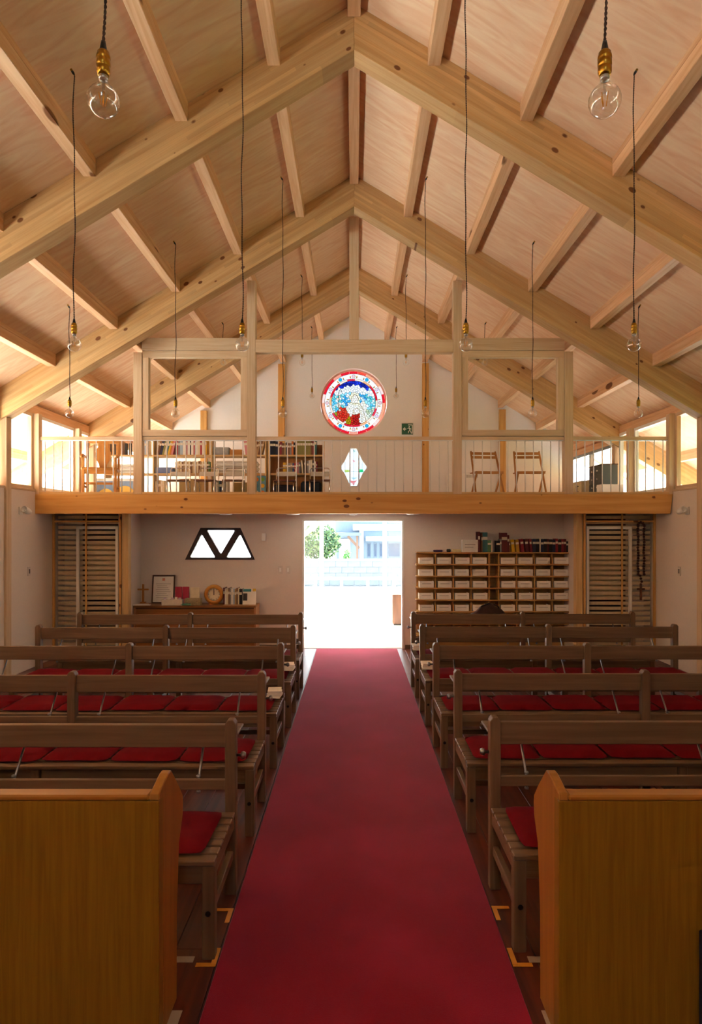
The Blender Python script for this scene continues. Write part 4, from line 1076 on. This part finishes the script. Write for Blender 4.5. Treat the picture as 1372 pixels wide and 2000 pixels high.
bookrow(-3.60, YK+.04, ZK[2], [('cream', .03, .24, 0), ('green', .02, .23, 0), ('pale blue', .03, .25, 0), ('white', .04, .25, 0)], WT_+' by the outer loft post', G)
x = bookrow(-3.355, YK+.03, ZK[2], [('tan', .03, .27, 13), ('brown', .028, .25, 13), ('navy', .045, .25, 13), ('olive', .03, .26, 13), ('cream', .035, .25, 13), ('teal', .02, .25, 13), ('yellow', .03, .26, 13), ('orange', .02, .25, 13), ('pink', .03, .26, 13)], WT_+' among the leaning books', G)
bookrow(x+.062, YK+.03, ZK[2], [('red', .028, .265, 0), ('grey', .03, .255, 0), ('pale blue', .045, .265, 0), ('white', .04, .265, 0), ('red', .035, .27, 0), ('white', .038, .265, 0), ('black', .018, .265, 0), ('white', .04, .27, 0), ('red', .03, .265, 0), ('white', .04, .27, 0), ('cream', .035, .27, 0), ('red', .03, .265, 0), ('white', .035, .27, 0), ('yellow', .04, .275, 0)], WT_+' among the white folders', G)
bookrow(-1.87, YK+.03, ZK[2], [('pink', .05, .26, -8)], WT_+' behind the inner loft post', G)
t = thing('storage_box', 'grey box on the top tier of the long loft bookcase', 'box', (-2.245, YK+.12, ZK[2])); bx(t, 'box_body', (-.13, .13), (-.09, .09), (0, .12), mat('grey_box', '#9a9a9a', .6), .004); bx(t, 'lid', (-.133, .133), (-.093, .093), (.10, .13), mat('grey_box', '#9a9a9a', .6), .004)
o = bx(None, 'wooden_tray', (-2.10, -1.89), (YK+.02, YK+.2), (ZK[2], ZK[2]+.09), 'honey', .004); tag(o, 'shallow brown wooden tray on the long loft bookcase', 'tray')
t = thing('iron_chest', 'small wooden chest with black ironwork on the long loft bookcase', 'chest', (-4.03, YK+.1, ZK[2])); bx(t, 'chest_body', (-.12, .12), (-.08, .08), (0, .2), 'honey', .004); bx(t, 'lid', (-.125, .125), (-.085, .085), (.2, .235), 'honey', .008)
for x in (-.07, .0, .07): bx(t, 'iron_band', (x-.012, x+.012), (-.084, -.08), (0, .2), BLACK)
bx(t, 'latch', (-.02, .02), (-.09, -.085), (.17, .21), BLACK)
for i, x in enumerate((-3.86, -3.79)):
    o = bx(None, 'candle_lantern', (x-.022, x+.022), (YK+.05, YK+.1), (ZK[2], ZK[2]+.2), mat('dark_iron', '#3a3530', .5, .4, .3, 40), .006); tag(o, 'dark narrow iron lantern '+('right beside the wooden chest', 'nearer the outer loft post than its twin')[i], 'lantern', 'iron lanterns')
# middle tier
for x0, x1, z, col, lab in ((-4.1, -3.6, ZK[1], '#c9c4b8', 'flat stack of grey papers under the iron chest'), (-2.34, -1.62, ZK[1], '#d8d4cc', 'tall stack of folded pale cloths in the loft bookcase')):
    t = thing('paper_stack', lab, 'papers', ((x0+x1)/2, YK+.13, z)); n = 6 if x0 < -3 else 8
    for i in range(n):
        o = bx(t, 'sheet_bundle', (-(x1-x0)/2+.01*(i % 3), (x1-x0)/2-.012*((i*2) % 3)), (-.11, .11), (i*.026, i*.026+.024), mat('bundle%d' % (i % 3), ['#d8d4cc', '#c5beb0', '#e6e2da'][i % 3], .85), .004)
o = bx(None, 'file_box', (-3.35, -3.06), (YK+.02, YK+.2), (ZK[1], ZK[1]+.10), mat('blue_file', '#6c7ca8', .6), .004); tag(o, 'low blue file box on the middle tier of the long loft bookcase', 'box')
bookrow(-3.02, YK+.03, ZK[1], [(['tan', 'cream', 'tan', 'cream', 'brown'][i % 5], .026, .19+.008*(i % 3), 0) for i in range(20)]+[('green', .02, .2, 0)], 'from the low blue file box, middle tier', G)
# lower tier
bookrow(-3.36, YK+.03, ZK[0], [(['cream', 'grey', 'tan', 'white'][i % 4], .03, .26+.01*(i % 3), 0) for i in range(5)], 'on the bottom tier beside the brown carton', G)
o = bx(None, 'carton', (-2.95, -2.5), (YK+.02, YK+.22), (ZK[0], ZK[0]+.3), mat('carton', '#b59a6a', .8, var=.05), .003); tag(o, 'brown carton on the bottom tier of the long loft bookcase', 'carton')
bookrow(-2.37, YK+.03, ZK[0], [(['grey', 'white', 'teal', 'navy', 'tan'][i % 5], .032, .27, 0) for i in range(7)], 'on the bottom tier beside the olive brown carton', G)
o = bx(None, 'carton', (-2.05, -1.72), (YK+.02, YK+.22), (ZK[0], ZK[0]+.24), mat('carton2', '#9a8148', .8, var=.05), .003); tag(o, 'olive brown carton at the bookcase bottom beside the inner post', 'carton')
# polka dot board
t = thing('polka_dot_board', 'blue board with coloured polka dots beside the inner loft post', 'board', (-1.58, YK-.03, ZL)); bx(t, 'board', (-.1, .1), (-.008, .008), (.08, .42), mat('dot_blue', '#6aa0b8', .6), .003)
for (u, v, c) in ((-.055, .36, '#e08030'), (.045, .36, '#7ab04a'), (.045, .255, '#eab830'), (-.055, .14, '#f0e8d8'), (.045, .14, '#e07a3a'), (-.055, .25, '#5b90ac')):
    o = link('dot', lathemesh([(0, 0), (.034, 0)], mat('dot'+c, c, .6), 20), t, (u, -.0095, v)); o.rotation_euler = (math.pi/2, 0, 0)
bx(t, 'easel_foot', (-.1, .1), (-.02, .03), (0, .08), 'walnut')
# right bookcase
bookrow(-1.69, YK+.05, ZK[2], [('brown', .03, .23, 12), ('tan', .03, .24, 12), ('brown', .03, .24, 12), ('tan', .03, .24, 12)], 'leaning at the end of the long loft bookcase', G)
W3 = 'on the short loft bookcase, top tier'
bookrow(-1.42, YK+.03, ZK[2], [('navy', .05, .24, 0), ('black', .04, .24, 0), ('navy', .04, .23, 0), ('brown', .03, .2, 0), ('crimson', .03, .22, 0), ('brown', .035, .2, 0), ('tan', .03, .2, 0), ('navy', .03, .21, 0), ('brown', .03, .2, 0), ('grey', .03, .2, 0), ('orange', .03, .23, 0), ('black', .03, .21, 0), ('mustard', .035, .26, 0)]+[('olive', .042, .255, 0)]*5+[('brown', .03, .26, 0), ('crimson', .02, .25, 0), ('teal', .045, .28, 0)], W3, G)
bookrow(-1.20, YK+.03, ZK[1], [('yellow', .04, .18, 0), ('mustard', .04, .18, 0), ('grey', .04, .17, 0), ('tan', .03, .18, 0), ('blue', .03, .17, 0), ('red', .04, .17, 0), ('pink', .03, .18, 0), ('grey', .03, .19, 0), ('cream', .025, .22, -6), ('brown', .025, .23, -6), ('grey', .03, .21, 0), ('white', .03, .22, 0), ('cream', .03, .23, 0), ('black', .025, .22, 0), ('white', .03, .2, 0), ('red', .02, .2, 0)], 'on the short loft bookcase, middle tier', G)
o = bx(None, 'storage_bag', (-1.38, -1.0), (YK+.02, YK+.22), (ZK[0], ZK[0]+.2), mat('dark_bag', '#3c3a44', .8, var=.1), .03); tag(o, 'dark grey bag on the bottom of the short loft bookcase', 'bag')
o = bx(None, 'storage_bag', (-.9, -.56), (YK+.02, YK+.22), (ZK[0], ZK[0]+.26), mat('dark_bag2', '#28323c', .8, var=.1), .03); tag(o, 'dark blue bag on the bottom of the short loft bookcase', 'bag')

# poster of yellow shapes on blue
t = thing('painted_board', 'blue painted board with yellow rounded shapes leaning before the long bookcase', 'painting', (-3.96, YK-.06, ZL)); t.rotation_euler = (-.05, 0, 0)
bx(t, 'board', (-.36, .36), (-.006, .006), (.0, .38), mat('paint_blue', '#7f9cc4', .7, var=.12, scale=6), .002); bx(t, 'pale_border', (-.36, .36), (-.0075, -.006), (.33, .38), mat('paint_pale', '#dde6ea', .7))
YP = mat('paint_yellow', '#e6c76a', .7, var=.08, scale=6)
for cx, r in ((-.2, .16), (.12, .2), (.31, .1)): prism(t, 'painted_shape', [(cx+r*math.cos(a)*min(1, (.36-abs(cx))/r if abs(cx)+r > .36 else 1), max(.005, .005+r*1.25*math.sin(a))) for a in [i*math.pi/12 for i in range(13)]], (-.009, -.0062), YP)

# tube chairs for children
def tubechair():
    t = thing('tube_chair', 'x', 'chair')
    w2 = .16
    TR = .0095
    for q in (-1, 1):
        tube(t, 'leg_frame', [(q*w2, -.15, 0), (q*w2, -.145, .2), (q*w2, -.13, .285), (q*w2, -.09, .30), (q*w2, .08, .30), (q*w2, .12, .28), (q*w2, .16, 0)], TR, CHROME, 8)
    bk = [(-w2, .10, .22), (-w2, .13, .36), (-w2, .15, .50), (-w2+.015, .152, .525), (-w2+.04, .153, .535), (w2-.04, .153, .535), (w2-.015, .152, .525), (w2, .15, .50), (w2, .13, .36), (w2, .10, .22)]
    tube(t, 'back_frame', bk, TR, CHROME, 8)
    bx(t, 'back_slat', (-w2, w2), (.135, .148), (.40, .475), mat('chair_slat', '#c9c0ae', .4), .004)
    bx(t, 'seat', (-w2-.01, w2+.01), (-.16, .13), (.305, .325), mat('chair_seat', '#6f3f26', .4, var=.08), .008)
    tube(t, 'cross_tube', [(-w2, -.146, .12), (w2, -.146, .12)], .007, CHROME, 8)
    return t
proto = tubechair()
for i, (px, lab) in enumerate(((349, 'in front of the brown carton'), (404, 'in front of the middle upright of the bookcase'), (457, 'beside the inner loft post'), (557, 'in front of the dark grey bag'), (625, 'at the end of the short bookcase'))):
    c = proto if i == 0 else copytree(proto)
    c.location = (onL(px, 10.85), 10.85, ZL); c.rotation_euler = (0, 0, (.05, -.06, .04, -.05, .03)[i])
    tag(c, f'small chrome tube chair with brown seat {lab}', 'chair', 'small tube chairs in the loft')

# wooden folding chairs
def foldchair():
    t = thing('folding_chair', 'x', 'chair'); w2 = .235
    for q in (-1, 1):
        bar(t, 'back_leg', (q*w2, -.22, 0), (q*(w2-.03), .19, .80), .022, .034, 'honey', .003, up=(0, 1, 0))
        bar(t, 'front_leg', (q*(w2-.035), .26, 0), (q*(w2-.035), -.13, .43), .022, .034, 'honey', .003, up=(0, 1, 0))
    for z in (.60, .70, .765):
        f = z/.80; y = -.22+.41*f; xx = w2-.03*f
        if z != .60: bx(t, 'back_slat', (-xx, xx), (y-.018, y-.004), (z-.022, z+.022), 'honey', .003)
    for i in range(7):
        y = -.17+i*.05; bx(t, 'seat_slat', (-w2+.01, w2-.01), (y, y+.042), (.43+.004*i*0, .448), 'honey', .003)
    bx(t, 'front_rail', (-w2+.02, w2-.02), (-.19, -.17), (.405, .445), 'honey', .003)
    bx(t, 'stretcher', (-w2+.05, w2-.05), (.14, .16), (.10, .125), 'honey', .003)
    return t
proto = foldchair()
for i, (px, rz, lab) in enumerate(((951, .12, 'beside the inner loft post'), (1034, -.03, 'beside the grey drawer unit'))):
    c = proto if i == 0 else copytree(proto)
    c.location = (onL(px, 10.75), 10.75, ZL); c.rotation_euler = (0, 0, rz)
    tag(c, f'honey brown wooden folding chair in the loft {lab}', 'chair', 'folding chairs in the loft')

# carved armchair
def armchair():
    t = thing('armchair', 'carved brown wooden armchair behind the loft railing', 'chair', (onL(198, 10.3), 10.3, ZL), .25)
    for q in (-1, 1):
        bar(t, 'back_leg', (q*.23, .21, 0), (q*.235, .26, .98), .035, .035, 'honey', .004, up=(0, 1, 0))
        bx(t, 'front_leg', (q*.21, q*.25), (-.25, -.21), (0, .62), 'honey', .005)
        tube(t, 'arm', [(q*.235, .23, .64), (q*.245, .05, .65), (q*.25, -.15, .65), (q*.255, -.27, .62)], [.018, .02, .022, .024], wood('honey', 'Y'), 10)
        bx(t, 'side_stretcher', (q*.235, q*.215), (-.21, .21), (.16, .19), 'honey', .003)
    bx(t, 'seat', (-.26, .26), (-.27, .23), (.42, .46), 'honey', .012)
    bx(t, 'seat_rail', (-.21, .21), (-.245, -.22), (.36, .42), 'honey', .003)
    bx(t, 'front_stretcher', (-.21, .21), (-.24, -.22), (.2, .235), 'honey', .003)
    # crest rail with a curved top, vase shaped splat
    top = [(-.25, .88), (.25, .88), (.25, .95), (.18, .985), (.08, 1.0), (-.08, 1.0), (-.18, .985), (-.25, .95)]
    prism(t, 'crest_rail', top, (.235, .27), wood('honey', 'X'), bev=.004)
    pr = [(.05, .46), (.06, .55), (.11, .64), (.12, .74), (.075, .82), (.07, .88)]
    prism(t, 'splat', pr+[(-u, v) for u, v in pr[::-1]], (.225, .24), wood('honey', 'Z'))
armchair()

# grey drawer unit, white box and lettered crate by the side window
t = thing('drawer_unit', 'dark grey low drawer unit against the loft side window', 'drawer unit', (4.19, 11.2, ZL))
DG = mat('drawer_grey', '#4f5250', .45, var=.04); HG = .60
bx(t, 'body', (-.12, .13), (-.30, .30), (0, HG-.02), DG, .003); bx(t, 'top', (-.13, .135), (-.31, .31), (HG-.02, HG), 'walnut', .004)
for i in range(4):
    z0 = .02+i*.138; dw = bx(t, 'drawer', (-.132, -.12), (-.285, .285), (z0, z0+.128), DG, .003)
    for q in (-.12, .12): link('knob', lathemesh([(0, 0), (.008, 0), (.012, .01), (.014, .02), (0, .024)], PAPER, 10), dw, (-.006, q, 0), (0, -math.pi/2, 0))
o = bx(None, 'white_carton', (3.93, 4.28), (10.56, 10.78), (ZL, ZL+.24), PAPER, .004); tag(o, 'white carton in front of the grey drawer unit', 'carton')
t = thing('lettered_crate', 'pale crate with dark characters at the loft side wall behind the drawer unit', 'crate', (4.15, 12.2, ZL)); bx(t, 'crate_body', (-.15, .17), (-.5, .55), (0, .38), mat('crate_pale', '#cbbf9c', .7), .004)
for i in range(3):
    y = -.35+i*.3; bx(t, 'character_stroke', (-.152, -.15), (y, y+.16), (.28, .30), BLACK); bx(t, 'character_stroke', (-.152, -.15), (y, y+.16), (.18, .20), BLACK); bx(t, 'character_stroke', (-.152, -.15), (y+.07, y+.09), (.12, .32), BLACK); bx(t, 'character_stroke', (-.152, -.15), (y, y+.02), (.12, .2), BLACK)
# panel heater, switches, exit sign on the gable wall
t = thing('panel_heater', 'white panel heater with top grille at the gable wall', 'heater', (onL(905, YG), YG-.12, ZL)); bx(t, 'body', (-.34, .34), (0, .09), (.08, .66), WHITE, .01)
for i in range(12): bx(t, 'grille_slot', (.02+i*.022, .032+i*.022), (-.002, 0), (.56, .62), INK)
for q in (-.25, .25): bx(t, 'foot', (q-.02, q+.02), (-.03, .11), (0, .08), WHITE, .004)
for px in (797, 802.5):
    p = pt(px, 877, YG); t = thing('wall_switch', 'white switch plate below the exit sign, '+('nearer to' if px < 800 else 'farther from')+' the diamond window than its twin', 'switch', (p.x, YG, p.z), 0, 'switch plates under the exit sign')
    bx(t, 'switch_plate', (-.022, .022), (-.008, -.001), (-.06, .06), WHITE, .002); bx(t, 'rocker', (-.012, .012), (-.012, -.008), (-.03, .03), PAPER, .002)
p = pt(796, 838.5, YG); t = thing('exit_sign', 'green emergency exit sign with white running figure and arrow', 'exit sign', (p.x, YG, p.z))
GRN = mat('exit_green', '#1d5a3c', .4, var=.03); ex = .115
bx(t, 'case', (-ex-.008, ex+.008), (-.03, -.001), (-ex-.005, ex+.005), WHITE, .004); bx(t, 'green_face', (-ex, ex), (-.033, -.03), (-ex+.004, ex-.004), GRN)
def sp(poly, nm): prism(t, nm, [(u*ex, v*ex) for u, v in poly], (-.035, -.0332), PAPER)
sp([(-.82, 0), (-.45, .34), (-.38, .25), (-.55, .08), (-.2, .08), (-.2, -.08), (-.55, -.08), (-.38, -.25), (-.45, -.34)], 'arrow')
sp([(.12, .8), (.92, .8), (.92, -.8), (.78, -.8), (.78, .66), (.12, .66)], 'doorway')
sp(circ(.33, .42, .12, 14), 'running_head'); sp([(.2, .28), (.46, .22), (.55, -.15), (.38, -.22)], 'running_body'); sp([(.22, .28), (-.02, .1), (.02, .02), (.3, .16)], 'running_arm'); sp([(.44, .2), (.68, .02), (.62, -.05), (.42, .08)], 'running_arm')
sp([(.38, -.18), (.1, -.42), (.12, -.72), (.22, -.72), (.22, -.46), (.5, -.26)], 'running_leg'); sp([(.44, -.15), (.66, -.45), (.74, -.78), (.62, -.78), (.55, -.5), (.36, -.22)], 'running_leg')

# ================================================================== outside
gm = mat('pale_gravel', '#d8d3c8', .9, var=.08, scale=2)
g = bx(None, 'ground', (-40, 40), (YR-30, 60), (-.6, -.35), gm); tag(g, kind='structure')
gr = bx(None, 'ground_lawn', (4.7, 34), (YR-20, YG-.2), (-.35, -.33), mat('lawn', '#4c5a32', .95, var=.2, scale=6)); tag(gr, kind='structure')  # unseen dark ground added to weaken bounce onto the left ceiling
for nm_, s_ in (('left', -1), ('right', 1)):
    o = bx(None, 'ground_bounce_deck_'+nm_, (s_*4.6, s_*(11 if s_ < 0 else 8.9)), ((2.0 if s_ < 0 else 9.0), YG-.25), (-.329, -.1), mat('bounce_deck_white', '#eeebe4', .8, var=.03, scale=2)); tag(o, kind='structure')  # unseen white slabs added to bounce more sunlight into the loft
tg = bx(None, 'ground_terrace', (-9, 9), (YG+.15, 20.6), (-.35, -.03), mat('terrace_pale', '#e3dfd8', .8, var=.04, scale=2)); tag(tg, kind='structure')
# low white fence at the terrace edge
t = thing('terrace_fence', 'low white fence at the terrace edge beyond the entrance', 'fence', (0, 20.3, -.03)); WF = mat('fence_white', '#f1f1ee', .6)
bx(t, 'top_rail', (-6, 6), (-.05, .05), (.36, .44), WF, .004); bx(t, 'kerb', (-6, 6), (-.07, .07), (0, .14), WF, .004)
for i in range(16): bx(t, 'fence_post', (-6+i*.8-.04+.02, -6+i*.8+.04+.02), (-.03, .03), (.14, .36), WF)
# block wall
YBW = 21.6
wb_ = bx(None, 'wall_garden', (-6, 6), (YBW+.02, YBW+.14), (-.35, .85), mat('mortar', '#5d6468', .9)); tag(wb_, kind='structure')
bm_ = mat('concrete_block', '#4f5a62', .9, var=.15, scale=5, bump=.1)
for r in range(6):
    for c in range(30):
        xa = -6+c*.4+(.2 if r % 2 else 0)
        if xa+.39 > 6: continue
        kid(wb_, 'block', (xa+.005, xa+.395), (YBW, YBW+.03), (-.35+r*.2+.005, -.35+r*.2+.195), bm_, .004)
kid(wb_, 'coping', (-6, 6), (YBW-.03, YBW+.17), (.85, .90), mat('coping', '#9aa2a8', .8))
# neighbouring house
t = thing('house', 'grey-blue neighbouring house with a small porch roof beyond the block wall', 'house', (0, 27, -1.2))
HW = mat('house_wall', '#5f7080', .8, var=.04); HP = mat('house_pale', '#d5dde3', .7)
def H(px, d=27): return (px-CX)*d/F
def HZ(py, d=27): return HC+(CY-py)*d/F+1.2
bx(t, 'wall', (H(655), H(840)), (0, 4), (0, HZ(1000)), HW)
bx(t, 'upper_band', (H(690), H(840)), (-.1, 0), (HZ(1036), HZ(1024)), HP); bx(t, 'white_column', (H(702.5), H(710)), (-.35, -.05), (0, HZ(1030)), HP)
bx(t, 'porch_roof', (H(653), H(706)), (-1.2, 0), (HZ(1046), HZ(1040)), mat('house_roof', '#48586a', .7)); bar(t, 'porch_brace', (H(680), -.6, HZ(1047)), (H(702), -.6, HZ(1070)), .08, .1, mat('house_timber', '#5d4a3f', .8))
bx(t, 'porch_post', (H(696), H(700)), (-.7, -.6), (0, HZ(1046)), mat('house_timber', '#5d4a3f', .8)); bx(t, 'door_panel', (H(663), H(685)), (-.03, 0), (0, HZ(1052)), mat('house_door', '#8a959e', .6)); bx(t, 'drain_pipe', (H(657), H(659)), (-.06, 0), (0, HZ(1048)), mat('pipe_dark', '#546472', .5))
bx(t, 'awning', (H(715), H(840)), (-.7, 0), (HZ(1056), HZ(1048)), HP)
for a, b in ((717, 725), (730, 737), (741, 748), (758, 782)):
    f = bx(t, 'window', (H(a), H(b)), (-.03, 0), (HZ(1089), HZ(1060)), mat('house_window_frame', '#4a5a6a', .5)); bx(f, 'pane', (-(H(b)-H(a))/2+.03, (H(b)-H(a))/2-.03), (-.03, -.02), (-.25, .25), mat('house_pane', '#33445a', .15))
bx(t, 'side_roof', (H(640), H(850)), (-.5, 4.5), (HZ(1000), HZ(996)), mat('house_roof', '#48586a', .7))
# bush: many small leaves, nobody would count them
def foliage(name, c, rx, ry, rz, n, cols, size, seed):
    rnd = random.Random(seed); bm = bmesh.new()
    for i in range(n):
        a, b = rnd.uniform(0, 2*math.pi), math.acos(rnd.uniform(-1, 1)); rr = rnd.uniform(.55, 1.05)
        p = Vector((rx*rr*math.sin(b)*math.cos(a), ry*rr*math.sin(b)*math.sin(a), rz*rr*math.cos(b)))
        u = Vector((rnd.uniform(-1, 1), rnd.uniform(-1, 1), rnd.uniform(-1, 1))).normalized(); v = u.orthogonal().normalized()
        sz = size*rnd.uniform(.6, 1.3)
        f = bm.faces.new([bm.verts.new(p+q) for q in (u*sz, v*sz*.45, -u*sz, -v*sz*.45)]); f.material_index = rnd.randrange(len(cols))
    return frombm(bm, [mat('leaf_'+c_, c_, .6) for c_ in cols])
t = thing('bush', 'rounded green bush above the block wall beyond the entrance', 'bush', (pt(637, 1060, 23).x-.25, 23, -.35))
o = link('foliage', foliage('bush', None, .75, .6, .62, 2600, ['#2f4d30', '#44613a', '#5f7a44', '#28452f'], .075, 4), t, (0, 0, HC-.42+.35)); o['kind'] = 'stuff'
for i in range(4): tube(t, 'stem', [(.05*i-.1, 0, 0), (.12*i-.2, .03, .8), (.2*i-.3, .05, 1.6)], [.04, .03, .015], wood('walnut', 'Z'), 6)
t = thing('shrub', 'small conical green shrub beside the neighbour porch', 'shrub', (pt(678, 1085, 24).x, 24, -.35)); o = link('foliage', foliage('shrub', None, .13, .13, .25, 300, ['#4f8a4a', '#6da458'], .05, 5), t, (0, 0, 1.25)); o['kind'] = 'stuff'
tube(t, 'stem', [(0, 0, 0), (0, 0, 1.3)], .02, wood('walnut', 'Z'), 6)
# tree outside the loft side window
t = thing('garden_tree', 'pale bare-branched tree outside the loft side window', 'tree', (8.6, 16.5, -.35)); rnd = random.Random(9)
bark = mat('pale_bark', '#b9ad9c', .8)
tube(t, 'trunk', [(0, 0, 0), (.05, .05, 1.6), (0, 0, 3.2), (.05, 0, 4.6)], [.1, .08, .06, .02], bark, 8)
for i in range(26):
    z = rnd.uniform(1.6, 4.2); a = rnd.uniform(0, 2*math.pi); L_ = rnd.uniform(.8, 1.7)
    pts = [(0, 0, z)]
    for j in range(1, 5): pts.append((L_*j/4*math.cos(a+j*.15*rnd.uniform(-1, 1)), L_*j/4*math.sin(a+j*.2*rnd.uniform(-1, 1)), z+.35*j*rnd.uniform(.5, 1.1)))
    tube(t, 'branch', pts, [.022, .018, .013, .009, .005], bark, 5)
# brown shoe cabinet in the porch
t = thing('shoe_cabinet', 'low brown shoe cabinet with grey top inside the entrance porch', 'cabinet', (onL(765, 12.87)+.22, 12.87, 0))
bx(t, 'body', (-.2, .25), (0, .3), (.03, .60), 'walnut', .003); bx(t, 'top', (-.22, .27), (-.02, .32), (.60, .63), mat('cab_top', '#8b8d94', .5), .003); bx(t, 'plinth', (-.18, .23), (.02, .28), (0.004, .03), BLACK)
bx(t, 'pink_tag', (-.205, -.2), (.02, .06), (.43, .5), mat('pink_tag', '#e07a90', .6))
# knee brace of the porch roof
p0, p1 = pt(628, 1016, 13.685), pt(590, 1048, 13.685)
o = bar(None, 'porch_brace', p0+Vector((.35, 0, .3)), p1-Vector((.35, 0, .3)), .09, .12, 'fir', .003, up=(0, 1, 0)); tag(o, 'sloping timber brace of the entrance porch before the bush', 'brace')

# sky light is sampled through the openings, the added altar one included
for s in (-1, 1):
    portal('clerestory_portal', (s*(XW+.14), (YR+YG)/2, (SILL+3.4)/2), (0, s*math.pi/2, 0), 1.1, YG-YR)
portal('porch_portal', (0, YG+.2, 1.05), (-math.pi/2, 0, 0), 7.2, 2.1)
portal('altar_portal', (0, YR-.2, 4.2), (math.pi/2, 0, 0), .5, 2.0)
